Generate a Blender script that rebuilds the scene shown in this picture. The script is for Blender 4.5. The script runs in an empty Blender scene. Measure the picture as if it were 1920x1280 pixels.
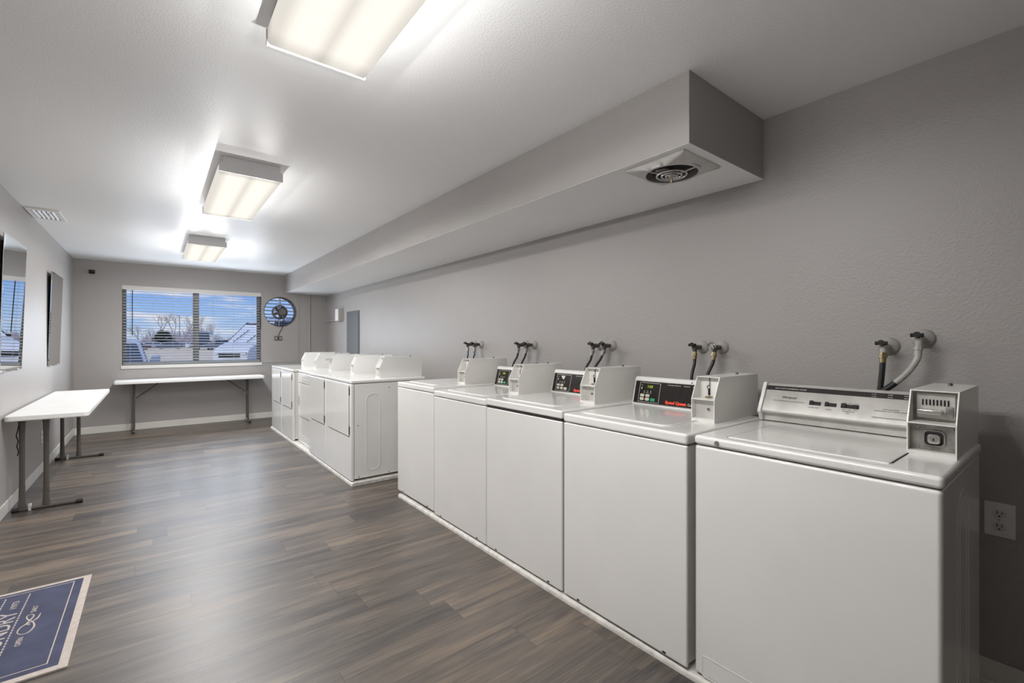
import bpy, bmesh, math, random
from mathutils import Matrix, Vector
random.seed(7)
C = bpy.context.scene.collection
R = math.radians
CAMH = 1.29
ZC = 2.433            # ceiling
XL, XR, YB, YN = -0.88, 2.47, 8.64, -2.2   # left, right, far and near walls

# ------------------------------------------------------------------ materials
def nt(name):
    m = bpy.data.materials.new(name); m.use_nodes = True
    t = m.node_tree; b = t.nodes['Principled BSDF']
    return m, t, b
def N(t, typ, **kw):
    n = t.nodes.new(typ)
    for k, v in kw.items():
        if k in n.inputs: n.inputs[k].default_value = v
        else: setattr(n, k, v)
    return n
def L(t, a, b): t.links.new(a, b)
def mat(name, col, rough=0.5, metal=0.0, spec=0.5, emis=None, es=0.0, var=0.0, vscale=6.0, bump=0.0, bscale=60.0, coat=0.0, alpha=None, rvar=0.0):
    m, t, b = nt(name)
    b.inputs['Base Color'].default_value = (*col, 1)
    b.inputs['Roughness'].default_value = rough
    b.inputs['Metallic'].default_value = metal
    b.inputs['Specular IOR Level'].default_value = spec
    b.inputs['Coat Weight'].default_value = coat
    b.inputs['Coat Roughness'].default_value = 0.08
    if emis:
        b.inputs['Emission Color'].default_value = (*emis, 1); b.inputs['Emission Strength'].default_value = es
    tc = N(t, 'ShaderNodeTexCoord')
    nz = N(t, 'ShaderNodeTexNoise', Scale=vscale, Detail=5.0)
    L(t, tc.outputs['Object'], nz.inputs['Vector'])
    if var > 0:
        cr = N(t, 'ShaderNodeValToRGB')
        cr.color_ramp.elements[0].position = .32; cr.color_ramp.elements[1].position = .68
        cr.color_ramp.elements[0].color = (*[c*(1-var) for c in col], 1)
        cr.color_ramp.elements[1].color = (*[min(1, c*(1+var*.6)) for c in col], 1)
        L(t, nz.outputs['Fac'], cr.inputs['Fac']); L(t, cr.outputs['Color'], b.inputs['Base Color'])
    if rvar > 0:
        mr = N(t, 'ShaderNodeMapRange'); mr.inputs['To Min'].default_value = max(0.02, rough-rvar); mr.inputs['To Max'].default_value = rough+rvar
        L(t, nz.outputs['Fac'], mr.inputs['Value']); L(t, mr.outputs['Result'], b.inputs['Roughness'])
    if bump > 0:
        n2 = N(t, 'ShaderNodeTexNoise', Scale=bscale, Detail=3.0)
        L(t, tc.outputs['Object'], n2.inputs['Vector'])
        bp = N(t, 'ShaderNodeBump', Strength=1.0, Distance=bump)
        L(t, n2.outputs['Fac'], bp.inputs['Height']); L(t, bp.outputs['Normal'], b.inputs['Normal'])
    return m

M = {}
M['wall'] = mat('wall_paint', (.365, .346, .334), .42, var=.035, vscale=1.3, bump=.0016, bscale=105)
M['ceil'] = mat('ceiling_paint', (.86, .865, .87), .42, spec=.6, var=.02, vscale=1.0, bump=.0014, bscale=120)
M['trim'] = mat('trim_paint', (.70, .68, .64), .4, var=.05, vscale=5)
M['plinth'] = mat('plinth_paint', (.66, .64, .60), .4, var=.22, vscale=22)
M['enamel'] = mat('washer_enamel', (.80, .79, .775), .17, var=.035, vscale=2.2, bump=.0002, bscale=5, coat=.5)
M['enamel_old'] = mat('aged_enamel', (.77, .76, .73), .30, var=.05, vscale=5, bump=.0002, bscale=6, coat=.2)
M['dryer'] = mat('dryer_enamel', (.81, .805, .79), .14, var=.03, vscale=2.5, bump=.0003, bscale=3.5, coat=.4)
M['dark_gap'] = mat('dark_joint_shade', (.02, .019, .018), .8)  # near-black for seams, and for shade put into gaps and recesses
M['black'] = mat('black_plastic', (.010, .0095, .009), .5, spec=.25)
M['blackpanel'] = mat('black_control_face', (.016, .013, .012), .25, spec=.35, var=.2, vscale=30)
M['silver'] = mat('brushed_silver', (.60, .59, .56), .42, metal=.35, var=.14, vscale=13, rvar=.12)
M['steel'] = mat('worn_steel', (.36, .35, .33), .4, metal=.8, var=.35, vscale=35, rvar=.12)
M['chrome'] = mat('chrome', (.75, .74, .72), .14, metal=1.0)
M['fanmetal'] = mat('aluminium_cover', (.62, .61, .60), .28, metal=.85, var=.08, vscale=20)
M['brass'] = mat('brass', (.36, .29, .17), .35, metal=.9, var=.2, vscale=60)
M['valve'] = mat('tarnished_valve_metal', (.11, .10, .09), .4, metal=.7, var=.4, vscale=70)
M['rubber'] = mat('black_rubber_hose', (.012, .012, .013), .45)
M['paintpipe'] = mat('painted_pipe', (.40, .38, .36), .45, var=.12, vscale=40)
M['blue'] = mat('blue_tape', (.06, .14, .32), .5)
M['leg'] = mat('taupe_steel_leg', (.125, .112, .10), .35, metal=.4)
M['tabletop'] = mat('white_plastic_top', (.82, .82, .81), .38, var=.03, vscale=4, bump=.0004, bscale=200)
M['blackcap'] = mat('black_end_cap', (.02, .018, .018), .5)
M['clip'] = mat('clear_plastic_clip', (.55, .56, .58), .15)
M['white'] = mat('white_plastic', (.78, .77, .75), .35)
M['blind'] = mat('blind_slat', (.46, .50, .54), .4)
M['valance'] = mat('blind_valance', (.66, .64, .61), .45)
M['winframe'] = mat('window_frame_metal', (.34, .33, .31), .5, var=.1, vscale=8)
M['panelgrey'] = mat('grey_panel_steel', (.125, .13, .14), .32, var=.05, vscale=3)
M['beige'] = mat('beige_metal', (.42, .40, .37), .45)
M['housing'] = mat('light_housing', (.62, .62, .63), .4)
M['fanmotor'] = mat('fan_motor_grey', (.14, .13, .12), .5, metal=.3, var=.25, vscale=25)
M['louver'] = mat('louver_white', (.78, .78, .78), .5)
M['outlet_brown'] = mat('brown_outlet', (.13, .10, .09), .5, var=.2, vscale=60)
M['letters_red'] = mat('red_lettering', (.85, .06, .025), .5, emis=(.85, .06, .025), es=0)
M['letters_white'] = mat('white_lettering', (.72, .70, .66), .5)
M['letters_dark'] = mat('dark_lettering', (.05, .045, .04), .5)
M['button_cream'] = mat('cream_button', (.62, .60, .50), .45)
M['button_green'] = mat('green_button', (.02, .34, .17), .4)
M['led'] = mat('display_digits', (.25, .35, .02), .5, emis=(.55, .75, .03), es=.55)
M['blueglass'] = mat('display_window', (.018, .022, .006), .15)
M['label'] = mat('paper_label', (.62, .63, .60), .4)
M['mat_cream'] = mat('mat_print', (.52, .46, .42), .9, var=.12, vscale=60)

# mirror and glass
m, t, b = nt('mirror_glass'); b.inputs['Base Color'].default_value = (.84, .86, .86, 1); b.inputs['Metallic'].default_value = 1; b.inputs['Roughness'].default_value = 0; M['mirror'] = m
m, t, b = nt('clear_glass')
g = N(t, 'ShaderNodeBsdfGlossy'); g.inputs['Roughness'].default_value = 0
tr = N(t, 'ShaderNodeBsdfTransparent'); tr.inputs['Color'].default_value = (.95, .97, .98, 1)
fr_ = N(t, 'ShaderNodeFresnel', IOR=1.35); mx = N(t, 'ShaderNodeMixShader')
L(t, fr_.outputs[0], mx.inputs[0]); L(t, tr.outputs[0], mx.inputs[1]); L(t, g.outputs[0], mx.inputs[2])
L(t, mx.outputs[0], t.nodes['Material Output'].inputs['Surface']); M['glass'] = m

# lamp lens: two tubes glow through a ribbed diffuser
m, t, b = nt('lamp_lens')
tc = N(t, 'ShaderNodeTexCoord'); sx = N(t, 'ShaderNodeSeparateXYZ'); L(t, tc.outputs['Object'], sx.inputs[0])
ab = N(t, 'ShaderNodeMath', operation='ABSOLUTE'); L(t, sx.outputs['X'], ab.inputs[0])
sb = N(t, 'ShaderNodeMath', operation='SUBTRACT'); L(t, ab.outputs[0], sb.inputs[0]); sb.inputs[1].default_value = .078
ab2 = N(t, 'ShaderNodeMath', operation='ABSOLUTE'); L(t, sb.outputs[0], ab2.inputs[0])
mr = N(t, 'ShaderNodeMapRange', interpolation_type='SMOOTHSTEP'); mr.inputs['From Min'].default_value = .03; mr.inputs['From Max'].default_value = .088; mr.inputs['To Min'].default_value = 1.0; mr.inputs['To Max'].default_value = .74
L(t, ab2.outputs[0], mr.inputs['Value'])
aby = N(t, 'ShaderNodeMath', operation='ABSOLUTE'); L(t, sx.outputs['Y'], aby.inputs[0])
mry = N(t, 'ShaderNodeMapRange', interpolation_type='SMOOTHSTEP'); mry.inputs['From Min'].default_value = .50; mry.inputs['From Max'].default_value = .60; mry.inputs['To Min'].default_value = 1.0; mry.inputs['To Max'].default_value = .74
L(t, aby.outputs[0], mry.inputs['Value'])
mm = N(t, 'ShaderNodeMath', operation='MULTIPLY'); L(t, mr.outputs[0], mm.inputs[0]); L(t, mry.outputs[0], mm.inputs[1])
wv = N(t, 'ShaderNodeTexWave', Scale=55.0); wv.bands_direction = 'DIAGONAL'; L(t, tc.outputs['Object'], wv.inputs['Vector'])
mw = N(t, 'ShaderNodeMapRange'); mw.inputs['To Min'].default_value = .95; mw.inputs['To Max'].default_value = 1.02; L(t, wv.outputs['Fac'], mw.inputs['Value'])
mm2 = N(t, 'ShaderNodeMath', operation='MULTIPLY'); L(t, mm.outputs[0], mm2.inputs[0]); L(t, mw.outputs[0], mm2.inputs[1])
ms = N(t, 'ShaderNodeMath', operation='MULTIPLY'); L(t, mm2.outputs[0], ms.inputs[0]); ms.inputs[1].default_value = 1.10
LENS_STRENGTH = ms
b.inputs['Base Color'].default_value = (.0, .0, .0, 1); b.inputs['Roughness'].default_value = .35; b.inputs['Specular IOR Level'].default_value = .0
b.inputs['Emission Color'].default_value = (1.0, .945, .855, 1); L(t, ms.outputs[0], b.inputs['Emission Strength'])
M['lens'] = m

# floor: vinyl planks running across the room
m, t, b = nt('vinyl_plank_floor')
tc = N(t, 'ShaderNodeTexCoord'); sx = N(t, 'ShaderNodeSeparateXYZ'); L(t, tc.outputs['Object'], sx.inputs[0])
def math_(op, a, bb=None, c=None):
    n = N(t, 'ShaderNodeMath', operation=op)
    for i, v in enumerate((a, bb, c)):
        if v is None: continue
        if isinstance(v, (int, float)): n.inputs[i].default_value = v
        else: L(t, v, n.inputs[i])
    return n.outputs[0]
PW, PL = .180, 1.22
yr = math_('DIVIDE', math_('SUBTRACT', sx.outputs['Y'], .01), PW); row = math_('FLOOR', yr); fy = math_('FRACT', yr)
wn = N(t, 'ShaderNodeTexWhiteNoise', noise_dimensions='1D'); L(t, row, wn.inputs['W'])
xo = math_('ADD', math_('DIVIDE', sx.outputs['X'], PL), math_('MULTIPLY', wn.outputs['Value'], 3.0))
col = math_('FLOOR', xo); fx = math_('FRACT', xo)
cb = N(t, 'ShaderNodeCombineXYZ'); L(t, row, cb.inputs[0]); L(t, col, cb.inputs[1])
wn2 = N(t, 'ShaderNodeTexWhiteNoise', noise_dimensions='3D'); L(t, cb.outputs[0], wn2.inputs['Vector'])
# plank-local coordinates with a per-plank offset
va = N(t, 'ShaderNodeVectorMath', operation='MULTIPLY_ADD')
L(t, wn2.outputs['Color'], va.inputs[0]); va.inputs[1].default_value = (9, 7, 5); L(t, tc.outputs['Object'], va.inputs[2])
mp = N(t, 'ShaderNodeMapping'); mp.inputs['Scale'].default_value = (.9, 8.0, 1.0); L(t, va.outputs[0], mp.inputs['Vector'])
n1 = N(t, 'ShaderNodeTexNoise', Scale=1.6, Detail=7.0, Distortion=.5); n1.inputs['Roughness'].default_value = .62; L(t, mp.outputs[0], n1.inputs['Vector'])
mp2 = N(t, 'ShaderNodeMapping'); mp2.inputs['Scale'].default_value = (2.2, 70.0, 1.0); L(t, va.outputs[0], mp2.inputs['Vector'])
n2 = N(t, 'ShaderNodeTexNoise', Scale=2.0, Detail=4.0); L(t, mp2.outputs[0], n2.inputs['Vector'])
f1 = math_('ADD', math_('MULTIPLY', n1.outputs['Fac'], .8), math_('MULTIPLY', wn2.outputs['Value'], .17))
f2 = math_('ADD', f1, math_('MULTIPLY', math_('SUBTRACT', n2.outputs['Fac'], .5), .36))
cr = N(t, 'ShaderNodeValToRGB'); e = cr.color_ramp.elements
e[0].position = .30; e[0].color = (.040, .036, .036, 1)
e[1].position = .66; e[1].color = (.190, .143, .105, 1)
x = e.new(.42); x.color = (.074, .061, .052, 1)
x = e.new(.52); x.color = (.108, .089, .073, 1)
L(t, f2, cr.inputs['Fac'])
# joints
ey = math_('MINIMUM', fy, math_('SUBTRACT', 1.0, fy)); ex = math_('MINIMUM', fx, math_('SUBTRACT', 1.0, fx))
jy = math_('LESS_THAN', ey, .0055); jx = math_('LESS_THAN', ex, .0014)
j = math_('MAXIMUM', jy, jx)
mxc = N(t, 'ShaderNodeMix', data_type='RGBA'); L(t, math_('MULTIPLY', j, .55), mxc.inputs[0]); L(t, cr.outputs['Color'], mxc.inputs[6]); mxc.inputs[7].default_value = (.03, .026, .024, 1)
L(t, mxc.outputs[2], b.inputs['Base Color'])
rr = N(t, 'ShaderNodeMapRange'); rr.inputs['To Min'].default_value = .31; rr.inputs['To Max'].default_value = .46; L(t, n1.outputs['Fac'], rr.inputs['Value']); L(t, rr.outputs[0], b.inputs['Roughness'])
bp = N(t, 'ShaderNodeBump', Strength=.6, Distance=.0012)
L(t, math_('SUBTRACT', math_('ADD', n2.outputs['Fac'], math_('MULTIPLY', n1.outputs['Fac'], .6)), math_('MULTIPLY', j, 1.5)), bp.inputs['Height'])
L(t, bp.outputs['Normal'], b.inputs['Normal'])
b.inputs['Specular IOR Level'].default_value = .75
M['floor'] = m

M['mat_navy'] = mat('navy_mat_pile', (.060, .066, .120), .9, var=.22, vscale=9, bump=.001, bscale=400)
M['asphalt'] = mat('asphalt', (.26, .25, .25), .9, var=.1, vscale=1.0)
M['grass'] = mat('dry_grass_field', (.74, .61, .45), .95, var=.12, vscale=.15)
M['carwhite'] = mat('white_car_paint', (.62, .66, .72), .22, coat=.5)
M['carglass'] = mat('car_window_glass', (.05, .07, .10), .08)
M['carshield'] = mat('windshield_sky_sheen', (.66, .72, .80), .10, coat=.5)  # pale blue stands in for sky reflected in the windshield
M['tyre'] = mat('tyre_rubber', (.02, .02, .02), .8)
M['cargrey'] = mat('car_grey_paint', (.16, .19, .24), .3)
M['carred'] = mat('car_maroon_paint', (.16, .09, .09), .3)
M['bark'] = mat('bare_branch_bark', (.42, .35, .32), .9)
M['ever'] = mat('evergreen_needles', (.05, .075, .03), .9, var=.3, vscale=6)
M['twigs'] = mat('hazed_twigs', (.62, .54, .55), .95, var=.2, vscale=1)

# ------------------------------------------------------------------ mesh helpers
class MB:
    def __init__(s): s.v = []; s.f = []
    def add(s, vs, fs, Mx=None):
        n = len(s.v)
        s.v += [tuple(Mx @ Vector(p)) if Mx else tuple(p) for p in vs]
        s.f += [tuple(n+i for i in f) for f in fs]
        return s
    def box(s, x0, x1, y0, y1, z0, z1, Mx=None):
        x0, x1 = min(x0, x1), max(x0, x1); y0, y1 = min(y0, y1), max(y0, y1); z0, z1 = min(z0, z1), max(z0, z1)
        return s.add([(x0,y0,z0),(x1,y0,z0),(x1,y1,z0),(x0,y1,z0),(x0,y0,z1),(x1,y0,z1),(x1,y1,z1),(x0,y1,z1)],
                     [(0,3,2,1),(4,5,6,7),(0,1,5,4),(1,2,6,5),(2,3,7,6),(3,0,4,7)], Mx)
    def prism(s, pts, a, b_, axis='y', Mx=None):
        # polygon in the two other axes, extruded from a to b_ along axis
        def P(p, h):
            return {'y': (p[0], h, p[1]), 'x': (h, p[0], p[1]), 'z': (p[0], p[1], h)}[axis]
        n = len(pts)
        vs = [P(p, a) for p in pts]+[P(p, b_) for p in pts]
        fs = [tuple(range(n)), tuple(reversed(range(n, 2*n)))]+[(i, i+n, (i+1) % n+n, (i+1) % n) for i in range(n)]
        return s.add(vs, fs, Mx)
    def loft(s, rings, Mx=None, cap=True):
        n = len(rings[0]); vs = [p for r in rings for p in r]; fs = []
        for k in range(len(rings)-1):
            for i in range(n):
                fs.append((k*n+i, k*n+(i+1) % n, (k+1)*n+(i+1) % n, (k+1)*n+i))
        if cap: fs += [tuple(reversed(range(n))), tuple(range((len(rings)-1)*n, len(rings)*n))]
        return s.add(vs, fs, Mx)
    def tube(s, pts, r, n=12, Mx=None, cap=True):
        pts = [Vector(p) for p in pts]; rs = r if isinstance(r, (list, tuple)) else [r]*len(pts)
        rings = []; up = None
        for i, p in enumerate(pts):
            d = (pts[min(i+1, len(pts)-1)]-pts[max(i-1, 0)]).normalized()
            if up is None:
                up = Vector((0, 0, 1)) if abs(d.z) < .9 else Vector((1, 0, 0))
            sde = d.cross(up).normalized(); up = sde.cross(d).normalized()
            rings.append([tuple(p+(sde*math.cos(2*math.pi*k/n)+up*math.sin(2*math.pi*k/n))*rs[i]) for k in range(n)])
        return s.loft(rings, Mx, cap)
    def lathe(s, prof, n=32, Mx=None):   # (radius, height) about local z
        rings = [[(r*math.cos(2*math.pi*k/n), r*math.sin(2*math.pi*k/n), h) for k in range(n)] for r, h in prof]
        return s.loft(rings, Mx)
    def torus(s, R_, r, n=40, k=8, Mx=None):
        vs, fs = [], []
        for i in range(n):
            a = 2*math.pi*i/n
            for j_ in range(k):
                b_ = 2*math.pi*j_/k; q = R_+r*math.cos(b_)
                vs.append((q*math.cos(a), q*math.sin(a), r*math.sin(b_)))
                fs.append((i*k+j_, ((i+1) % n)*k+j_, ((i+1) % n)*k+(j_+1) % k, i*k+(j_+1) % k))
        return s.add(vs, fs, Mx)
def fixn(me):
    bm = bmesh.new(); bm.from_mesh(me); bmesh.ops.recalc_face_normals(bm, faces=bm.faces); bm.to_mesh(me); bm.free()
def obj(name, mb, m, parent=None, bevel=0, seg=2, smooth=False, loc=None, rot=None, label=None):
    me = bpy.data.meshes.new(name)
    me.from_pydata(mb.v, [], mb.f); me.update(); fixn(me)
    o = bpy.data.objects.new(name, me); C.objects.link(o)
    me.materials.append(M[m] if isinstance(m, str) else m)
    if parent: o.parent = parent
    if loc is not None: o.location = loc
    if rot is not None: o.rotation_euler = rot
    if bevel:
        bv = o.modifiers.new('bevel', 'BEVEL'); bv.width = bevel; bv.segments = seg; bv.limit_method = 'ANGLE'; bv.angle_limit = R(40)
        bv.harden_normals = True
        smooth = True
    if smooth:
        for p in me.polygons: p.use_smooth = True
        if not bevel:
            es = o.modifiers.new('edges', 'EDGE_SPLIT'); es.split_angle = R(42)
    if label: o['label'] = label
    return o
def box(name, m, d, parent=None, bevel=0, Mx=None, **k):
    return obj(name, MB().box(*d, Mx), m, parent, bevel, **k)
def thing(name, label, cat, loc=(0,0,0), rz=0, group=None):
    o = bpy.data.objects.new(name, None); C.objects.link(o); o.empty_display_size = .1
    o.location = loc; o.rotation_euler = (0, 0, rz); o['label'] = label; o['category'] = cat
    if group: o['group'] = group
    return o
def tag(o, label, cat, group=None):
    o['label'] = label; o['category'] = cat
    if group: o['group'] = group
    return o
def struct(o, label=None):
    o['kind'] = 'structure'
    if label: o['label'] = label
    return o
def copy_tree(o, parent=None):
    c = o.copy(); C.objects.link(c); c.parent = parent
    for ch in list(o.children): copy_tree(ch, c)
    return c
def frame(o, r, u):
    r = Vector(r).normalized(); u = Vector(u).normalized(); n = r.cross(u)
    return Matrix(((r.x, u.x, n.x, o[0]), (r.y, u.y, n.y, o[1]), (r.z, u.z, n.z, o[2]), (0, 0, 0, 1)))
def text(name, s, m, parent, Mx, size, x=0, y=0, sx=1.0, align='LEFT', bold=0.0, shear=0.0, width=None, ext=.0003, lift=.0004):
    cu = bpy.data.curves.new(name, 'FONT'); cu.body = s; cu.size = size; cu.align_x = align; cu.offset = bold; cu.shear = shear; cu.extrude = ext; cu.resolution_u = 3
    o = bpy.data.objects.new(name, cu); C.objects.link(o)
    bpy.context.view_layer.update()
    me = bpy.data.meshes.new_from_object(o.evaluated_get(bpy.context.evaluated_depsgraph_get()))
    C.objects.unlink(o); bpy.data.objects.remove(o)
    if width:
        w = max(v.co.x for v in me.vertices)-min(v.co.x for v in me.vertices); sx = width/w
    for v in me.vertices:
        v.co = Mx @ Vector((v.co.x*sx+x, v.co.y+y, v.co.z+lift))
    me.materials.clear(); me.materials.append(M[m])
    ob = bpy.data.objects.new(name, me); C.objects.link(ob)
    if parent: ob.parent = parent
    return ob
def rrect(cx, cy, w, h, r, n=6):
    pts = []
    for (sx_, sy_, a0) in ((1, 1, 0), (-1, 1, 90), (-1, -1, 180), (1, -1, 270)):
        for k in range(n+1):
            a = R(a0+90*k/n); pts.append((cx+sx_*(w/2-r)+r*math.cos(a), cy+sy_*(h/2-r)+r*math.sin(a)))
    return pts
def outline(pts, w, z0, z1, Mx=None, mb=None):
    # closed band of width w following a polygon (pattern lines)
    mb = mb or MB(); n = len(pts); P = [Vector((p[0], p[1])) for p in pts]
    inn, out = [], []
    for i in range(n):
        d = (P[(i+1) % n]-P[i-1]).normalized(); nn = Vector((-d.y, d.x))
        inn.append(P[i]+nn*w/2); out.append(P[i]-nn*w/2)
    vs = [(p.x, p.y, z0) for p in out]+[(p.x, p.y, z0) for p in inn]+[(p.x, p.y, z1) for p in out]+[(p.x, p.y, z1) for p in inn]
    fs = []
    for i in range(n):
        k = (i+1) % n
        fs += [(i, k, n+k, n+i), (2*n+i, 2*n+k, 3*n+k, 3*n+i), (i, k, 2*n+k, 2*n+i), (n+i, n+k, 3*n+k, 3*n+i)]
    return mb.add(vs, fs, Mx)

# ------------------------------------------------------------------ room shell
struct(box('floor', 'floor', (XL-.2, XR+.2, YN-.2, YB+.2, -.12, 0)))
struct(box('ceiling', 'ceil', (XL-.2, XR+.2, YN-.2, YB+.5, ZC, ZC+.3)))
struct(box('wall_left', 'wall', (XL-.2, XL, YN-.2, YB+.2, 0, ZC)))
struct(box('wall_right', 'wall', (XR, XR+.2, YN-.2, YB+.2, 0, ZC)))
struct(box('wall_near', 'wall', (XL, XR, YN-.2, YN, 0, ZC)))
# far wall with window opening and round fan opening
WX0, WX1, WZ0, WZ1 = -.372, 1.410, .945, 2.105
FX, FZ, FR = 1.705, 1.798, .258
mb = MB()
y0, y1 = YB, YB+.2
mb.box(XL, WX0, y0, y1, 0, ZC); mb.box(WX0, WX1, y0, y1, 0, WZ0); mb.box(WX0, WX1, y0, y1, WZ1, ZC)
PX0, PX1, PZ0, PZ1 = WX1, 2.0, 1.5, 2.1
mb.box(WX1, PX1, y0, y1, 0, PZ0); mb.box(WX1, PX1, y0, y1, PZ1, ZC); mb.box(PX1, XR, y0, y1, 0, ZC)
n = 64; ci, sq = [], []
for k in range(n):
    a = 2*math.pi*k/n; c_, s_ = math.cos(a), math.sin(a)
    ci.append((FX+FR*c_, FZ+FR*s_))
    q = min((PX1-FX)/c_ if c_ > 1e-6 else (PX0-FX)/c_ if c_ < -1e-6 else 9, (PZ1-FZ)/s_ if s_ > 1e-6 else (PZ0-FZ)/s_ if s_ < -1e-6 else 9)
    sq.append((FX+q*c_, FZ+q*s_))
vs = [(p[0], y, p[1]) for y in (y0, y1) for p in ci]+[(p[0], y, p[1]) for y in (y0, y1) for p in sq]
fs = []
for k in range(n):
    j_ = (k+1) % n
    fs += [(k, j_, 2*n+j_, 2*n+k), (n+k, n+j_, 3*n+j_, 3*n+k), (k, j_, n+j_, n+k)]
mb.add(vs, fs)
for cx_, cz_ in ((PX0, PZ0), (PX1, PZ0), (PX0, PZ1), (PX1, PZ1)):   # square corners
    near = sorted(range(n), key=lambda k: (sq[k][0]-cx_)**2+(sq[k][1]-cz_)**2)[:2]
    for y in (y0, y1):
        mb.add([(cx_, y, cz_)]+[(sq[k][0], y, sq[k][1]) for k in near], [(0, 1, 2)])
wb = MB(); wb.v, wb.f = mb.v, mb.f
struct(obj('wall_back', wb, 'wall'))
# plywood infill panel around the fan, proud of the wall
mb = MB(); q0, q1 = YB-.008, YB-.0005
vs, fs = [], []
RX0, RX1, RZ0, RZ1 = 1.43, 2.0, .93, 2.120
sq2 = []
for k in range(n):
    a = 2*math.pi*k/n; c_, s_ = math.cos(a), math.sin(a)
    q = min((RX1-FX)/c_ if c_ > 1e-6 else (RX0-FX)/c_ if c_ < -1e-6 else 9, (RZ1-FZ)/s_ if s_ > 1e-6 else (PZ0-FZ)/s_ if s_ < -1e-6 else 9)
    sq2.append((FX+q*c_, FZ+q*s_))
vs = [(p[0], y, p[1]) for y in (q0, q1) for p in ci]+[(p[0], y, p[1]) for y in (q0, q1) for p in sq2]
for k in range(n):
    j_ = (k+1) % n
    fs += [(k, j_, 2*n+j_, 2*n+k), (n+k, n+j_, 3*n+j_, 3*n+k), (k, j_, n+j_, n+k)]
mb.add(vs, fs)
for cx_, cz_ in ((RX0, PZ0), (RX1, PZ0), (RX0, RZ1), (RX1, RZ1)):
    near = sorted(range(n), key=lambda k: (sq2[k][0]-cx_)**2+(sq2[k][1]-cz_)**2)[:2]
    mb.add([(cx_, q0, cz_)]+[(sq2[k][0], q0, sq2[k][1]) for k in near], [(0, 1, 2)])
mb.box(RX0, RX1, q0, q1, RZ0, PZ0)
struct(obj('trim_1', mb, 'wall'), 'grey painted panel around the round fan opening')
# soffit
struct(box('trim_2', 'wall', (1.768, XR, 1.045, YB, 2.1272, ZC), bevel=.002), 'grey painted soffit box along the right wall under the ceiling')
struct(box('trim_3', 'ceil', (1.769, XR, 1.046, YB, 2.1255, 2.127)), 'white painted underside of the soffit')
# baseboards
def base(name, d): return struct(box(name, 'trim', d, bevel=.004))
base('baseboard_left', (XL, XL+.012, YN, YB, 0, .095))
base('baseboard_back', (XL+.012, XR, YB-.012, YB, 0, .095))
base('baseboard_right', (XR-.012, XR, YN, YB-.012, 0, .10))
for i, (a, z) in enumerate(((6.34, 0), (3.9, 0))):   # drywall joints on the left wall
    pass

# ------------------------------------------------------------------ window, blind, sill
w = MB(); wy0, wy1 = YB+.10, YB+.15
fw = .045
for d in ((WX0, WX0+fw, wy0, wy1, WZ0, WZ1), (WX1-fw, WX1, wy0, wy1, WZ0, WZ1), (WX0+fw, WX1-fw, wy0, wy1, WZ1-fw, WZ1), (WX0+fw, WX1-fw, wy0, wy1, WZ0, WZ0+fw), (.475, .552, wy0-.02, wy1, WZ0+fw, WZ1-fw)):
    w.box(*d)
win = struct(obj('window_1', w, 'winframe'))
box('window_pane', 'glass', (WX0+fw, .475, wy0+.02, wy0+.026, WZ0+fw, WZ1-fw), win)
box('window_pane', 'glass', (.552, WX1-fw, wy0+.02, wy0+.026, WZ0+fw, WZ1-fw), win)
box('window_sill', 'valance', (WX0-.012, WX1+.012, YB-.022, wy0, WZ0-.052, WZ0-.002), win, bevel=.004)
bl = thing('window_blind', 'white horizontal slat blind with dark wand hanging in the far window', 'blind', ((WX0+WX1)/2, YB+.045, WZ1))
hw = (WX1-WX0)/2-.006
box('valance', 'valance', (-hw-.006, hw+.006, -.05, -.038, -.062, 0), bl, bevel=.003)
box('headrail', 'blind', (-hw, hw, -.036, .02, -.05, -.003), bl)
s_ = MB(); ns = 26
for i in range(ns):
    z = -.078-i*(WZ1-WZ0-.115)/(ns-1)
    Mx = Matrix.Translation((0, 0, z)) @ Matrix.Rotation(R(8), 4, 'X')
    s_.box(-hw+.004, hw-.004, -.025, .025, -.0024, .0024, Mx)
obj('slats', s_, 'blind', bl)
box('bottom_rail', 'blind', (-hw+.004, hw-.004, -.025, .025, -(WZ1-WZ0)+.008, -(WZ1-WZ0)+.022), bl, bevel=.003)
cd = MB()
for xx in (-.80, -.53, -.30, .0, .22, .50, .78):
    for yy in (-.027, .027):
        cd.box(xx-.0008, xx+.0008, yy-.0005, yy+.0005, -(WZ1-WZ0)+.015, -.05)
obj('ladder_cords', cd, 'blind', bl)
obj('wand', MB().tube([(-.775, -.045, -.055), (-.775, -.047, -.73)], .0048, 8), 'black', bl, label='dark tilt wand')

# ------------------------------------------------------------------ round exhaust fan in the far wall
fan = thing('wall_exhaust_fan', 'round grey motor fan set in the circular opening beside the far window', 'fan', (FX, YB+.05, FZ))
FM = Matrix.Rotation(R(90), 4, 'X')      # lathe z -> -y (towards the room)
rim = MB().lathe([(FR-.002, .04), (FR-.002, -.12), (FR-.012, -.12), (FR-.012, .04)], 48, FM); rim.f = [f for f in rim.f if len(f) == 4]
rim.f += [(i, (i+1) % 48, 3*48+(i+1) % 48, 3*48+i) for i in range(48)]
obj('rim', rim, 'fanmotor', fan, smooth=True)
obj('motor_housing', MB().lathe([(.001, .105), (.05, .105), (.066, .09), (.072, .06), (.072, .0), (.05, -.02), (.001, -.02)], 32, FM @ Matrix.Translation((.03, 0, 0))), 'fanmotor', fan, smooth=True)
drum = MB().lathe([(.122, .03), (.122, -.03), (.100, -.03), (.100, .03)], 40, FM); drum.f = [f for f in drum.f if len(f) == 4]; drum.f += [(i, (i+1) % 40, 120+(i+1) % 40, 120+i) for i in range(40)]
obj('blade_ring', drum, 'fanmotor', fan, smooth=True)
bd = MB()
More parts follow.
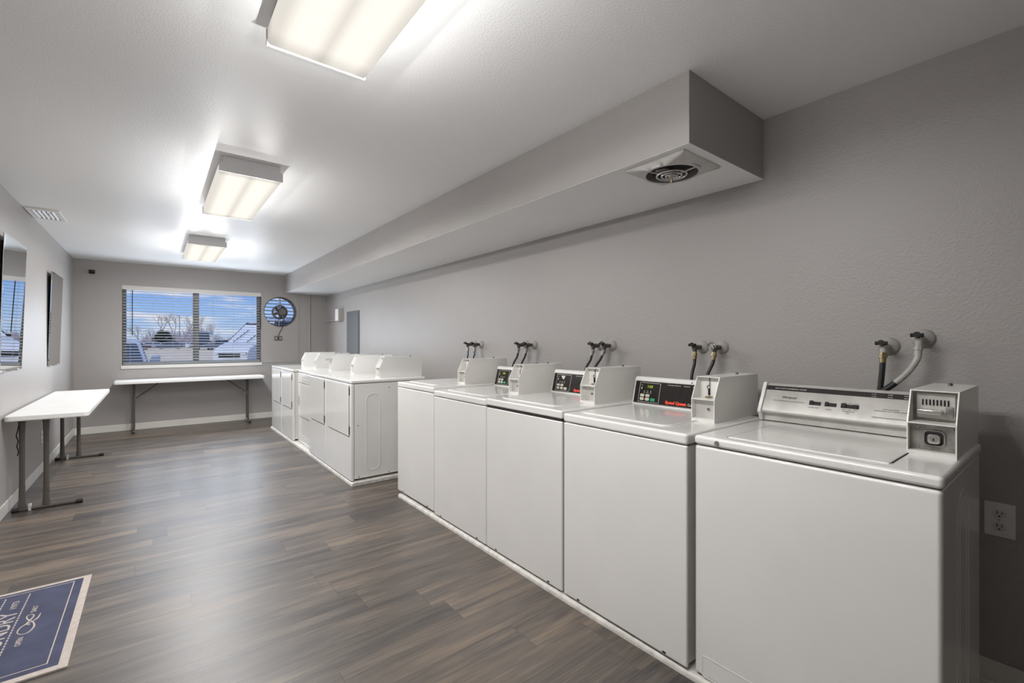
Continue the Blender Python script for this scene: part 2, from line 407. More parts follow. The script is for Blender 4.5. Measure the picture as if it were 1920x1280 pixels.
for k in range(5):
    Mx = Matrix.Rotation(R(72*k+10), 4, 'Y') @ Matrix.Translation((.07, 0, 0)) @ Matrix.Rotation(R(28), 4, 'X')
    bd.box(-.045, .04, -.002, .002, -.028, .028, Mx)
obj('blades', bd, 'fanmotor', fan)
lv = MB()
for k in range(8):
    z = .205-k*.06
    hwid = math.sqrt(max(.001, (FR-.014)**2-z*z))
    Mx = Matrix.Translation((0, .085, z)) @ Matrix.Rotation(R(-12), 4, 'X')
    lv.box(-hwid, hwid, -.03, .03, -.0022, .0022, Mx)
lv.box(-.006, .006, .05, .058, -.235, .235)
obj('louvers', lv, 'louver', fan)
gd = MB()
for k in range(7):
    z = -.085-k*.022; hwid = math.sqrt((FR-.014)**2-z*z)
    gd.tube([(-hwid, -.035, z), (hwid, -.035, z)], .0022, 6)
for k in range(-2, 3):
    gd.tube([(k*.03, -.035, -.09), (k*.048, -.035, -.24)], .0025, 6)
obj('guard_wires', gd, 'black', fan)
box('bracket', 'fanmotor', (-.10, .10, -.055, -.043, -.250, -.242), fan)
for sx_ in (-1, 1):
    obj('strut', MB().tube([(sx_*.03+.02, -.05, -.065), (sx_*.075, -.05, -.244)], .004, 8), 'fanmotor', fan)
obj('strut', MB().tube([(0, -.03, .1), (0, -.03, .243)], .005, 8), 'fanmotor', fan)
cord = MB().tube([(1.735, YB-.058, 1.735), (1.738, YB-.07, 1.66), (1.735, YB-.05, 1.57), (1.715, YB-.03, 1.50), (1.685, YB-.03, 1.44), (1.668, YB-.03, 1.385)], .0045, 8)
tag(obj('power_cord', cord, 'black', smooth=True), 'thin dark cord drooping from the round fan to the brown outlet', 'cord')
out = thing('fan_outlet', 'small brown outlet below the round fan in the far wall', 'outlet', (1.668, YB-.0085, 1.345))
box('cover_plate', 'outlet_brown', (-.062, .062, -.01, 0, -.037, .037), out, bevel=.002)
for sx_ in (-.03, .03):
    s2 = box('socket', 'beige', (sx_-.018, sx_+.018, -.014, -.0101, -.015, .015), out, bevel=.003)
    box('slot', 'black', (sx_-.006, sx_-.003, -.0145, -.0138, -.006, .006), s2); box('slot', 'black', (sx_+.003, sx_+.006, -.0145, -.0138, -.006, .006), s2)
box('plug', 'black', (-.012, .012, -.03, -.0145, -.008, .012), out, bevel=.003)
# conduit pipe, corner
tag(obj('conduit_pipe', MB().tube([(2.176, YB-.0128, .10), (2.176, YB-.0128, 2.124)], .0125, 12), 'paintpipe', smooth=True), 'thin painted vertical conduit pipe on the far wall', 'pipe')
cam2 = thing('wall_sensor', 'small black sensor box high on the far wall left of the window', 'sensor', (-.687, YB, 2.262))
box('mount', 'black', (-.018, .018, -.02, 0, -.018, .018), cam2)
box('housing', 'black', (-.032, .03, -.062, -.02, -.026, .026), cam2, bevel=.006)
obj('lens', MB().lathe([(.001, .068), (.012, .066), (.014, .06), (.014, .055)], 16, FM), 'blueglass', cam2, smooth=True)
# meter box and electrical panel on right wall
mbx = thing('junction_box', 'small beige box on the right wall near the far corner', 'electrical box', (XR, 7.70, 1.63))
box('body', 'beige', (-.075, 0, 0, .165, 0, .205), mbx, bevel=.003)
box('cover', 'white', (-.083, -.0755, .006, .159, .006, .199), mbx, bevel=.002)
for k in range(4): obj('knockout', MB().lathe([(.001, .004), (.008, .003), (.009, 0)], 10, frame((-.04, -.0005, .03+.045*k), (1, 0, 0), (0, 0, 1))), 'beige', mbx)
obj('conduit', MB().tube([(-.03, .166, .022), (-.03, .90, .022)], .011, 10), 'paintpipe', mbx, smooth=True)
ep = thing('breaker_panel', 'tall dark grey metal breaker panel on the right wall', 'electrical panel', (XR, 6.93, .97))
box('frame', 'panelgrey', (-.012, 0, 0, .56, 0, .80), ep, bevel=.003)
box('door', 'panelgrey', (-.017, -.0122, .03, .53, .03, .77), ep, bevel=.002)
box('latch', 'chrome', (-.024, -.0172, .44, .465, .32, .35), ep, bevel=.002)

# ------------------------------------------------------------------ outlets
def duplex(name, label, loc, rz, W=.075, H=.118, m='white'):
    t_ = thing(name, label, 'outlet', loc, rz)
    box('cover_plate', m, (-W/2, W/2, -.0055, 0, -H/2, H/2), t_, bevel=.002)
    for sz in (.024, -.024):
        s2 = obj('socket', MB().prism(rrect(0, sz, .034, .030, .012), -.0085, -.0056, 'y'), 'label', t_, bevel=.0008)
        for a, b_, h in ((-.0075, -.005, .005), (.005, .0075, .004)):
            box('slot', 'black', (a, b_, -.0088, -.0083, sz-.001, sz-.001+2*h), s2)
        box('slot', 'black', (-.0025, .0025, -.0088, -.0083, sz-.012, sz-.007), s2)
    obj('screw', MB().lathe([(.001, .0015), (.003, .001), (.003, 0)], 10, Matrix.Translation((0, -.0055, 0)) @ FM), 'steel', t_)
    return t_
duplex('wall_outlet', 'white duplex outlet on the right wall beside the nearest washer', (XR, .211, .628), R(-90), .080, .125)
duplex('wall_outlet', 'white duplex outlet low on the left wall beside the folding table legs', (XL, 6.40, .345), R(90))

# ------------------------------------------------------------------ ceiling fixtures
lampdata = []
def fixture(label, x, y):
    t_ = thing('ceiling_light', label, 'ceiling light', (x, y, ZC), 0, 'fluorescent wrap lights along the ceiling')
    box('housing', 'housing', (-.165, .165, -.60, .60, -.052, 0), t_, bevel=.003)
    for s in (-1, 1):
        e_ = MB().prism([(-.178, -.098), (-.178, -.04), (-.160, -.04), (-.160, -.001), (.160, -.001), (.160, -.04), (.178, -.04), (.178, -.098)], s*.612, s*.6005, 'y')
        cap = obj('end_cap', e_, 'housing', t_, bevel=.002)
        obj('screw', MB().lathe([(.001, .003), (.007, .002), (.008, 0)], 12, Matrix.Translation((0, s*.612, -.05)) @ Matrix.Rotation(R(90*s*-1), 4, 'X') @ Matrix.Scale(-1, 4, (0, 0, 1)) if False else Matrix.Translation((0, s*.612, -.045)) @ Matrix.Rotation(R(-90*s), 4, 'X')), 'housing', cap)
    ln = MB().prism([(-.174, -.04), (-.174, -.088), (-.166, -.096), (.166, -.096), (.174, -.088), (.174, -.04), (.168, -.054), (-.168, -.054)], -.600, .600, 'y')
    obj('lens', ln, 'lens', t_)
    return t_
LX = .487
fixture('nearest of the three ceiling lights, cut off by the top of the picture', LX, 1.19)
fixture('middle one of the three ceiling lights, grey end cap facing the camera', LX, 3.90)
fixture('farthest of the three ceiling lights, nearest the window', LX-.03, 6.57)
PWR = 2.35
def lamp(kind, x, y, z, e, **k):
    l = bpy.data.lights.new('unseen_lamp', kind); l.energy = e; l.color = (1.0, .985, .965); l.shadow_soft_size = 0.0
    for a, v in k.items(): setattr(l, a, v)
    o = bpy.data.objects.new('unseen_lamp', l); C.objects.link(o); o.location = (x, y, z)
    return o
for (fx_, fy_, kk) in ((LX, 1.19, .80), (LX, 3.90, 1.10), (LX-.03, 6.57, 1.15)):
    for sx_ in (-.08, .08):
        for k in range(6):
            lo = lamp('SPOT', fx_+sx_, fy_-.5+k*.2, ZC-.10, 5.5*PWR*kk, spot_size=R(179), spot_blend=.1, specular_factor=.45)
            # a flat lens sends out light in proportion to the cosine of the angle from straight down
            lt_ = lo.data; lt_.use_nodes = True; nt_ = lt_.node_tree
            ge = N(nt_, 'ShaderNodeNewGeometry'); sz = N(nt_, 'ShaderNodeSeparateXYZ'); L(nt_, ge.outputs['Incoming'], sz.inputs[0])
            az = N(nt_, 'ShaderNodeMath', operation='ABSOLUTE'); L(nt_, sz.outputs['Z'], az.inputs[0])
            em = [n_ for n_ in nt_.nodes if n_.type == 'EMISSION'][0]; L(nt_, az.outputs[0], em.inputs['Strength'])
    for sx_ in (-.12, .12):
        for k in range(6):
            lamp('POINT', fx_+sx_, fy_-.52+k*.208, ZC-.25, (.78 if fy_ < 2 else .5)*PWR, specular_factor=.3)  # unseen points hung below the lens, added to brighten the ceiling
# unseen spots added on the room side of the blind, standing in for daylight
for i in range(4):
    for k in range(8):
        o = lamp('SPOT', WX0+.22+i*.45+(k % 2)*.11, YB-.03, 1.00+k*.105+i*.012, 2.5*(.7+.2*i), spot_size=R(165), spot_blend=.5, specular_factor=1.4)
        o.name = 'daylight_stand_in'; o.data.color = (.80, .89, 1.0); o.rotation_euler = (R(-90), 0, 0)

# ceiling vent + soffit fan
cv = thing('ceiling_vent', 'white rectangular air vent in the ceiling by the left wall', 'vent', (-.763, 5.79, ZC), 0)
f_ = MB()
for d in ((-.108, .108, -.22, -.165, -.012, 0), (-.108, .108, .165, .22, -.012, 0), (-.108, -.075, -.165, .165, -.012, 0), (.075, .108, -.165, .165, -.012, 0)): f_.box(*d)
obj('frame', f_, 'white', cv, bevel=.003)
lv = MB()
for k in range(5):
    lv.box(-.010, .010, -.165, .165, -.0008, .0008, Matrix.Translation((-.060+k*.030, 0, -.009)) @ Matrix.Rotation(R(-38), 4, 'Y'))
obj('louvers', lv, 'white', cv)
box('duct_shade', 'dark_gap', (-.074, .074, -.164, .164, -.002, -.0005), cv)  # thin dark sheet, shade above the louvers put into its colour
obj('lever', MB().tube([(.03, -.10, -.01), (.03, -.10, -.03)], .003, 6), 'white', cv)

ef = thing('soffit_exhaust_fan', 'square silver exhaust fan cover under the near end of the soffit', 'fan', (1.962, 1.252, 2.126))
# square plate with bowed underside and round opening
n = 48; rings = []
def sqp(a, h):
    c_, s__ = math.cos(a), math.sin(a); k = h/max(abs(c_), abs(s__)); return (k*c_, k*s__)
S_ = .160
prof = [('s', S_, -.0005), ('s', S_, -.006), ('s', S_-.006, -.012), ('m', .145, -.022), ('c', .134, -.030), ('c', .120, -.030), ('c', .117, -.012), ('c', .117, -.0008)]
for kind, rad, z in prof:
    r_ = []
    for k in range(n):
        a = 2*math.pi*k/n+R(45)
        if kind == 's': p = sqp(a, rad)
        elif kind == 'c': p = (rad*math.cos(a), rad*math.sin(a))
        else:
            q1_ = sqp(a, .140); p = (q1_[0]*.6+.128*math.cos(a)*.4, q1_[1]*.6+.128*math.sin(a)*.4)
        r_.append((p[0], p[1], z))
    rings.append(r_)
mb = MB().loft(rings, cap=False)
obj('cover', mb, 'fanmetal', ef, smooth=True)
box('recess_shade', 'dark_gap', (-.115, .115, -.115, .115, -.0012, -.0004), ef)  # flat dark sheet, shade of the fan opening put into its colour
for rr_ in (.026, .046, .068):
    obj('grille_ring', MB().torus(rr_, .0048, 40, 8, Matrix.Translation((0, 0, -.042+rr_*.11))), 'fanmetal', ef, smooth=True)
for a in (35, 155, 275):
    obj('spoke', MB().tube([(.012*math.cos(R(a)), .012*math.sin(R(a)), -.037), (.121*math.cos(R(a)), .121*math.sin(R(a)), -.027)], .0048, 8), 'fanmetal', ef, smooth=True)
obj('motor', MB().lathe([(.001, -.012), (.03, -.012), (.034, -.008), (.034, -.0014)], 24, Matrix.Translation((-.02, .04, 0))), 'steel', ef, smooth=True)
obj('hub', MB().lathe([(.001, -.046), (.012, -.045), (.016, -.038), (.012, -.032), (.001, -.032)], 20), 'fanmetal', ef, smooth=True)
obj('stem', MB().tube([(0, 0, -.034), (0, 0, -.070)], [.0045, .0045], 10), 'brass', ef, smooth=True, label='brass screw stem')

# ------------------------------------------------------------------ mirrors
def mirror(label, y0_, y1_, z0_, z1_, lean):
    t_ = thing('wall_mirror', label, 'mirror', (XL, (y0_+y1_)/2, z0_))
    hy, h = (y1_-y0_)/2, z1_-z0_
    Mx = Matrix.Translation((.002, 0, 0)) @ Matrix.Rotation(lean, 4, 'Y')
    bw = .022
    rings = []
    for ins, x in ((0, .0035), (0, .006), (bw, .0085)):
        rings.append([(x, -hy+ins, ins), (x, hy-ins, ins), (x, hy-ins, h-ins), (x, -hy+ins, h-ins)])
    obj('glass', MB().loft(rings, Mx), 'mirror', t_)
    box('backing', 'black', (0, .0032, -hy+.004, hy-.004, .004, h-.004), t_, Mx=Mx)
    for yy in (-hy*.6, hy*.6):
        box('clip', 'clip', (.001, .0105, yy-.012, yy+.012, -.006, .012), t_, bevel=.001, Mx=Mx)
        box('hanger', 'dark_gap', (-.003, .024, yy-.01, yy+.01, h-.10, h-.04), t_)
    return t_
mirror('frameless mirror on the left wall reflecting the blinds, nearer to the camera', 4.795, 5.52, 1.065, 2.073, R(1.65))
mirror('frameless mirror on the left wall closest to the far corner, reflecting plain grey wall', 6.70, 7.44, 1.029, 2.027, R(1.65))

# ------------------------------------------------------------------ folding tables
def table(label, loc, rz, Ln, D, H, leg_x, braces=True):
    # local x along the length, local y across; back edge at y=0 (against the wall), front edge at y=-D
    t_ = thing('folding_table', label, 'table', loc, rz, 'white narrow folding tables')
    top = MB().prism(rrect(0, -D/2, Ln, D, .035), H-.042, H, 'z')
    obj('tabletop', top, 'tabletop', t_, bevel=.009, seg=3)
    for sx_ in (-1, 1):
        x0_ = sx_*leg_x
        # two uprights
        for yy in (-.075, -.205):
            rings = []
            for z, wx, wy in ((.028, .016, .024), (.08, .014, .020), (.22, .012, .0165), (H-.16, .012, .0165), (H-.08, .015, .020), (H-.043, .016, .024)):
                rings.append([(x0_+wx*math.cos(2*math.pi*k/12), yy+wy*math.sin(2*math.pi*k/12), z) for k in range(12)])
            obj('leg', MB().loft(rings), 'leg', t_, smooth=True)
        ft = obj('foot_bar', MB().tube([(x0_, -.035, .016), (x0_, -D+.06, .016)], .0145, 12), 'leg', t_, smooth=True)
        for yy, dy in ((-.035, .035), (-D+.06, -.035)):
            obj('end_cap', MB().tube([(x0_, yy+dy*.45, .0165), (x0_, yy-dy*.75, .0165)], .0165, 12), 'blackcap', ft, smooth=True)
        box('clip', 'clip', (x0_-.018, x0_+.018, -.125, -.108, .002, .050), ft, bevel=.002)
        # diagonal brace to the centre
        if not braces: continue
        obj('brace', MB().tube([(x0_-sx_*.012, -.16, H-.27), (x0_-sx_*.30, -.16, H-.045)], .008, 8), 'leg', t_, smooth=True)
        box('hinge', 'steel', (x0_-sx_*.012-.012, x0_-sx_*.012+.012, -.168, -.152, H-.30, H-.255), t_, bevel=.002)
    return t_
# left table: local +y must point to -x  (wall), so rotate +90deg: local x -> +y, local y -> -x
table('white folding table against the left wall under the mirrors', (XL+.014, 5.965, 0), R(90), 2.16, .457, .742, .955, False)
table('white folding table against the far wall below the window', (.475, YB-.02, 0), 0, 1.83, .457, .742, .71)
tag(obj('cable_tie', MB().tube([(-.806, 5.0, .66), (-.811, 4.990, .62), (-.818, 4.988, .58), (-.808, 4.990, .54), (-.815, 4.988, .50), (-.806, 4.990, .46), (-.812, 4.990, .43)], .0035, 6), 'black', smooth=True), 'dark thin cord dangling beside the leg of the left wall folding table', 'cord')

# ------------------------------------------------------------------ laundry floor mat
mt = thing('floor_mat', 'navy laundry mat with cream border and lettering on the floor', 'mat', (-.572, 2.956, 0))
hx, hy = .300, .452
box('pile', 'mat_navy', (-hx+.004, hx-.004, -hy+.004, hy-.004, .0005, .006), mt, bevel=.002)
bd_ = MB()
zt = .0068
for d in ((-hx, hx, -hy, -hy+.032, .0004, zt), (-hx, hx, hy-.022, hy, .0004, zt), (-hx, -hx+.022, -hy+.032, hy-.022, .0004, zt), (hx-.030, hx, -hy+.032, hy-.022, .0004, zt)): bd_.box(*d)
obj('border', bd_, 'mat_cream', mt)
ln_ = MB(); g_ = .058; z0_, z1_ = .0058, .0070
for d in ((-hx+g_, hx-g_-.006, -hy+g_+.008, -hy+g_+.012, z0_, z1_), (-hx+g_, hx-g_-.006, hy-g_+.012, hy-g_+.016, z0_, z1_), (-hx+g_, -hx+g_+.004, -hy+g_+.0121, hy-g_+.0119, z0_, z1_), (hx-g_-.010, hx-g_-.006, -hy+g_+.0121, hy-g_+.0119, z0_, z1_)): ln_.box(*d)
for xx in (.071, -.0125):
    y_ = -.365
    while y_ < .365:
        ln_.box(xx, xx+.0055, y_, y_+.0145, z0_, z1_); y_ += .0228
obj('printed_lines', ln_, 'mat_cream', mt)
TM = frame((0, 0, .0062), (0, 1, 0), (-1, 0, 0))   # reading along +y, letter tops towards the left wall
text('lettering', 'LAUNDRY', 'mat_cream', mt, TM, .084, x=-.245, y=-.061, width=.445, bold=.0002)
text('lettering', '1973', 'mat_cream', mt, TM, .032, x=.235, y=-.047, width=.078, bold=.0003)
text('lettering', 'OPEN', 'mat_cream', mt, TM, .026, x=-.160, y=-.1235, width=.072, bold=.0004)
text('lettering', 'DAILY', 'mat_cream', mt, TM, .026, x=.145, y=-.1275, width=.066, bold=.0004)
def ribbon(pts, w, mb, up_=0.0):
    P = [Vector((p[0], p[1], 0)) for p in pts]; n_ = len(P); vs = []
    for i in range(n_):
        d = (P[min(i+1, n_-1)]-P[max(i-1, 0)]).normalized(); nn = Vector((-d.y, d.x, 0))
        ww = w*(.55+.45*math.sin(math.pi*i/(n_-1)*2.5)**2)
        for z in (z0_, z1_+up_+.00025*i/n_): vs += [(P[i].x+nn.x*ww, P[i].y+nn.y*ww, z), (P[i].x-nn.x*ww, P[i].y-nn.y*ww, z)]
    fs = []
    for i in range(n_-1):
        a = 4*i; fs += [(a+2, a+3, a+7, a+6), (a, a+2, a+6, a+4), (a+1, a+5, a+7, a+3)]
    mb.add(vs, fs)
def cr_(pts):
    P = [Vector((p[0], p[1], 0)) for p in pts]; P = [P[0]*2-P[1]]+P+[P[-1]*2-P[-2]]; o_ = []
    for i in range(1, len(P)-2):
        for k in range(6):
            t_ = k/6; a, b_, c_, d_ = P[i-1:i+3]
            o_.append(.5*((2*b_)+(c_-a)*t_+(2*a-5*b_+4*c_-d_)*t_*t_+(3*b_-a-3*c_+d_)*t_**3))
    return o_+[P[-2]]
am = MB()
ribbon(cr_([(.148, .112), (.145, .071), (.131, .046), (.122, .034), (.114, .029), (.119, .022), (.128, .017)]), .0032, am, .0004)
ribbon(cr_([(.118, .045), (.122, .059), (.137, .028), (.144, -.007), (.140, -.039), (.130, -.058), (.115, -.061), (.099, -.043), (.094, -.017), (.099, .013), (.112, .035), (.123, .075), (.127, .104), (.120, .122), (.107, .124), (.103, .107), (.110, .081), (.122, .056)]), .0032, am)
obj('ampersand', am, 'mat_cream', mt)

# ------------------------------------------------------------------ coin box
def coin_box(parent, x, y, z, style, em='enamel_old', w=.108, Lb=.415, h=.198):
    """x: front of the box, y: right edge (small y); open front with shelf; parts hang under the box"""
    T = .0035; zs = .100; lean = .048
    side = [(x, z), (x, z+zs), (x+lean, z+h), (x+Lb, z+h), (x+Lb, z)]
    mb = MB()
    for yy in (y, y+w-T): mb.prism(side, yy, yy+T, 'y')
    mb.box(x+lean, x+Lb, y+T, y+w-T, z+h-T, z+h)             # top
    mb.box(x, x+.10, y+T, y+w-T, z+.0, z+.014)               # bottom lip
    mb.box(x+Lb-T, x+Lb, y+T, y+w-T, z, z+h-T)
    mb.box(x-.0015, x+.10, y+T, y+w-T, z+zs-.002, z+zs+.002) # shelf
    cbx = obj('coin_box', mb, em, parent)
    ux, lx = x+.072, x+.026
    m_ = 'steel' if style == 'slide' else em
    up = box('upper_plate', 'steel' if style == 'slide' else em, (ux, ux+.004, y+T, y+w-T, z+zs+.002, z+h-T), cbx)
    lo = box('lower_plate', 'steel' if style == 'slide' else 'silver', (lx, lx+.004, y+T, y+w-T, z+.014, z+zs-.002), cbx)
    yc = y+w/2
    FMx = lambda xx, yy, zz: frame((xx, yy, zz), (0, -1, 0), (0, 0, 1))   # local z -> -x
    if style == 'slide':
        fr0 = MB().box(ux-.006, ux-.0002, y+.012, y+w-.012, z+zs+.010, z+h-.010)
        obj('slide_plate', fr0, 'silver', cbx, bevel=.003)
        sl = MB()
        for k in range(8):
            yy = yc+.030-k*.0086
            sl.box(ux-.0085, ux-.0061, yy-.0016, yy+.0016, z+zs+.052, z+zs+.070)
        obj('coin_slots', sl, 'black', cbx)
        obj('coin_slide', MB().box(ux-.040, ux-.0062, yc-.018, yc+.040, z+zs+.026, z+zs+.040), 'chrome', cbx, bevel=.003)
        obj('slide_guard', MB().box(ux-.022, ux-.0062, yc-.043, yc-.026, z+zs+.016, z+zs+.052), 'steel', cbx, bevel=.003)
        obj('lock_recess_shade', MB().prism(rrect(yc-.004, z+.054, .046, .044, .012), lx-.004, lx-.0002, 'x'), 'dark_gap', cbx, bevel=.001)  # dark slab, shade of the recess around the lock put into colour
        obj('lock_frame', outline(rrect(0, 0, .048, .046, .013), .003, 0, .004, FMx(lx-.003, yc-.004, z+.054)), 'steel', cbx)
        obj('lock', MB().prism(rrect(yc-.004, z+.052, .030, .029, .009), lx-.012, lx-.0042, 'x'), 'chrome', cbx, bevel=.002)
        obj('lock_core', MB().lathe([(.0006, .002), (.008, .002), (.009, .0)], 20, FMx(lx-.0122, yc-.004, z+.052)), 'steel', cbx, smooth=True)
        box('key_hole', 'black', (lx-.0150, lx-.0142, yc-.0055, yc-.0025, z+.048, z+.056), cbx)
        for (a, b_) in ((.014, .024), (.094, .024), (.014, .086), (.094, .086)):
            obj('rivet', MB().lathe([(.0005, .002), (.005, .0015), (.006, 0)], 14, FMx(lx-.0001, y+a, z+b_)), 'steel', cbx, smooth=True)
    elif style == 'drop':
        box('coin_slot', 'steel', (ux-.003, ux-.0001, yc+.002, yc+.008, z+zs+.058, z+h-.006), cbx)
        obj('slot_ring', MB().torus(.007, .002, 20, 6, FMx(ux-.003, yc+.010, z+zs+.050)), 'steel', cbx, smooth=True)
        box('return_lever', 'black', (ux-.010, ux-.0002, yc+.003, yc+.009, z+zs+.014, z+zs+.042), cbx, bevel=.001)
        obj('lever_foot', MB().box(ux-.022, ux-.0002, yc-.008, yc+.018, z+zs+.0035, z+zs+.009), 'brass', cbx, bevel=.001)
        obj('price_label', MB().prism(rrect(yc-.020, z+h-.018, .022, .010, .004), ux-.0012, ux-.0001, 'x'), 'label', cbx)
        obj('lock', MB().lathe([(.0006, .006), (.0055, .006), (.0065, .004), (.0065, 0)], 20, FMx(lx-.0002, yc-.014, z+.056)), 'steel', cbx, smooth=True)
        obj('lock_core', MB().lathe([(.0004, .0005), (.003, .0004), (.003, 0)], 12, FMx(lx-.0063, yc-.014, z+.056)), 'black', cbx)
    else:
        obj('lock', MB().lathe([(.0006, .006), (.0055, .006), (.0065, .004), (.0065, 0)], 20, FMx(lx-.0002, yc, z+.056)), 'steel', cbx, smooth=True)
        if style == 'chrome':
            obj('coin_slide', MB().box(x-.045, ux-.0002, yc+.01, yc+.035, z+zs+.018, z+zs+.045), 'chrome', cbx, bevel=.005)
            obj('coin_slots', MB().box(ux-.003, ux-.0002, yc-.03, yc+.0, z+zs+.01, z+h-.02), 'black', cbx)
    obj('top_lock', MB().lathe([(.0065, 0), (.0065, .006), (.004, .009), (.0005, .009)], 16, Matrix.Translation((x+Lb-.10, y+w/2, z+h))), 'valve', cbx, smooth=True)
    return cbx

# ------------------------------------------------------------------ washers
D_W = .655
def speed_queen(label, x, ya, yb, z0, ztop, lift=0.0, price='150', green=True, face=True):
    W = yb-ya; t_ = thing('top_load_washer', label, 'washing machine', (x, ya, z0), 0, 'white coin washers in the row')
    H = ztop-z0; zc = H-.046-lift
    box('cabinet', 'enamel', (.012, D_W, .004, W-.004, .012, zc-.004), t_, bevel=.004)
    box('front_panel', 'enamel', (0, .016, .0, W-.002, .006, zc), t_, bevel=.006, seg=3)
    ft = MB()
    for a in (.06, D_W-.06):
        for b_ in (.06, W-.06): ft.tube([(a, b_, 0), (a, b_, .013)], .018, 12)
    obj('feet', ft, 'black', t_)
    mk = MB()
    for b_ in (.10, W-.10): mk.box(-.0006, .001, b_-.008, b_+.008, .012, .020)
    obj('panel_clips', mk, 'dark_gap', t_)
    if lift:
        tp = MB().prism([(-.002, zc+.004+lift), (-.002, H), (D_W, H), (D_W, zc+.002)], -.001, W-.001, 'y')
        box('gap_shade_strip', 'dark_gap', (.004, .3, .004, W-.006, zc-.003, zc+.012), t_)  # dark box filling the gap, its shade put into the colour
        obj('top_panel', tp, 'enamel', t_, bevel=.009, seg=3)
    else:
        box('top_panel', 'enamel', (-.003, D_W, -.002, W, zc+.003, H), t_, bevel=.011, seg=4)
    # lid: raised rounded panel with pressed outline
    lid = obj('lid', MB().prism(rrect(.290, W/2+.050, .425, W-.165, .045, 8), H-.002, H+.0045, 'z'), 'enamel', t_, bevel=.0035, seg=3)
    # console
    cx0 = .528; u = Vector((.038, 0, .155)); cl = u.length
    prof = [(cx0, H+.0005), (cx0+.038, H+.150), (cx0+.050, H+.158), (cx0+.075, H+.156), (D_W-.005, H+.13), (D_W-.005, H+.0005)]
    con = obj('console', MB().prism(prof, .163, W-.012 if face else .185, 'y'), 'enamel', t_, bevel=.004, seg=3)
    if not face:
        coin_box(t_, .300, .050, H, 'drop'); return t_
    Fm = frame((cx0, W-.012, H), (0, -1, 0), u)
    wl = W-.012-.163
    box('control_face', 'blackpanel', (.012, wl-.004, .015, .138, .0001, .0016), con, Mx=Fm)
    fr_b = MB()
    for d in ((.010, wl-.004, .136, .139, .0, .003), (.010, wl-.004, .0135, .0165, .0, .003), (.010, .013, .0165, .136, .0, .003)): fr_b.box(*d, Fm)
    obj('face_trim', fr_b, 'steel', con)
    o_ = MB()
    for d in ((.040, .172, .128, .1295, .0016, .0022), (.040, .172, .0215, .023, .0016, .0022), (.040, .0415, .023, .128, .0016, .0022), (.1705, .172, .023, .128, .0016, .0022)): o_.box(*d, Fm)
    obj('panel_outline', o_, 'letters_white', con)
    box('display', 'blueglass', (.070, .128, .096, .121, .0017, .0026), con, Mx=Fm)
    if price:
        text('display_digits', price, 'led', con, Fm, .020, x=.090, y=.1015, width=.030, bold=0, lift=.0030)
    else:
        obj('display_label', MB().prism([(.078, .121), (.118, .121), (.108, .098), (.098, .098)], .0027, .0031, 'z', Fm), 'label', con)
    ic = MB()
    for k in range(3): ic.box(.075+.02*k-.0022, .075+.02*k+.0022, .080, .0845, .0016, .0022, Fm); ic.box(.075+.02*k-.006, .075+.02*k+.006, .073, .0748, .0016, .0021, Fm)
    ic.box(.052, .057, .092, .104, .0016, .0021, Fm); ic.box(.048, .060, .114, .1155, .0016, .0021, Fm)
    obj('indicator_marks', ic, 'letters_white', con)
    for (a, b_) in ((.052, .050), (.086, .050), (.052, .030), (.086, .030)):
        obj('button', MB().prism(rrect(a+.012, b_+.008, .026, .016, .005), .0016, .0038, 'z', Fm), 'button_cream', con, bevel=.0008)
    obj('button', MB().prism(rrect(.133, .037, .028, .017, .004), .0016, .0038, 'z', Fm), 'button_green' if green else 'button_cream', con, bevel=.0008, label='green start button' if green else None)
    text('lettering', 'P E R M A N E N T     P R E S S', 'letters_white', con, Fm, .0060, x=.215, y=.1235, width=.128, bold=.0001, lift=.0018)
    text('lettering', 'NORMAL', 'letters_white', con, Fm, .0068, x=.36, y=.1225, lift=.0018)
    text('lettering', 'Speed Queen', 'letters_red', con, Fm, .022, x=.213, y=.026, width=.122, bold=.0013, lift=.0018)
    text('lettering', 'Commercial', 'letters_white', con, Fm, .018, x=.342, y=.026, width=.085, bold=.0001, lift=.0018)
    obj('screw', MB().lathe([(.0004, .0015), (.0032, .001), (.0034, 0)], 10, Fm @ Matrix.Translation((.35, .147, .0005))), 'black', con)
    cb_ = coin_box(t_, .300, .050, H, 'drop')
    return t_
# x of the cabinet front, right edge y, left edge y
speed_queen('second washer from the camera, green button and price lit on its black panel', 1.605, .958, 1.628, .030, .934, 0, '150', True)
speed_queen('third washer from the camera, its top lifted off a dark gap', 1.605, 1.640, 2.300, .030, .942, .009, None, False)
speed_queen('fourth washer from the camera, only part of its black panel in sight', 1.605, 2.306, 2.966, .030, .935, 0, '150', True)
speed_queen('farthest washer, at the end of the row beside the floor gap, no black panel showing', 1.607, 2.974, 3.606, .040, .954, 0, None, False, False)

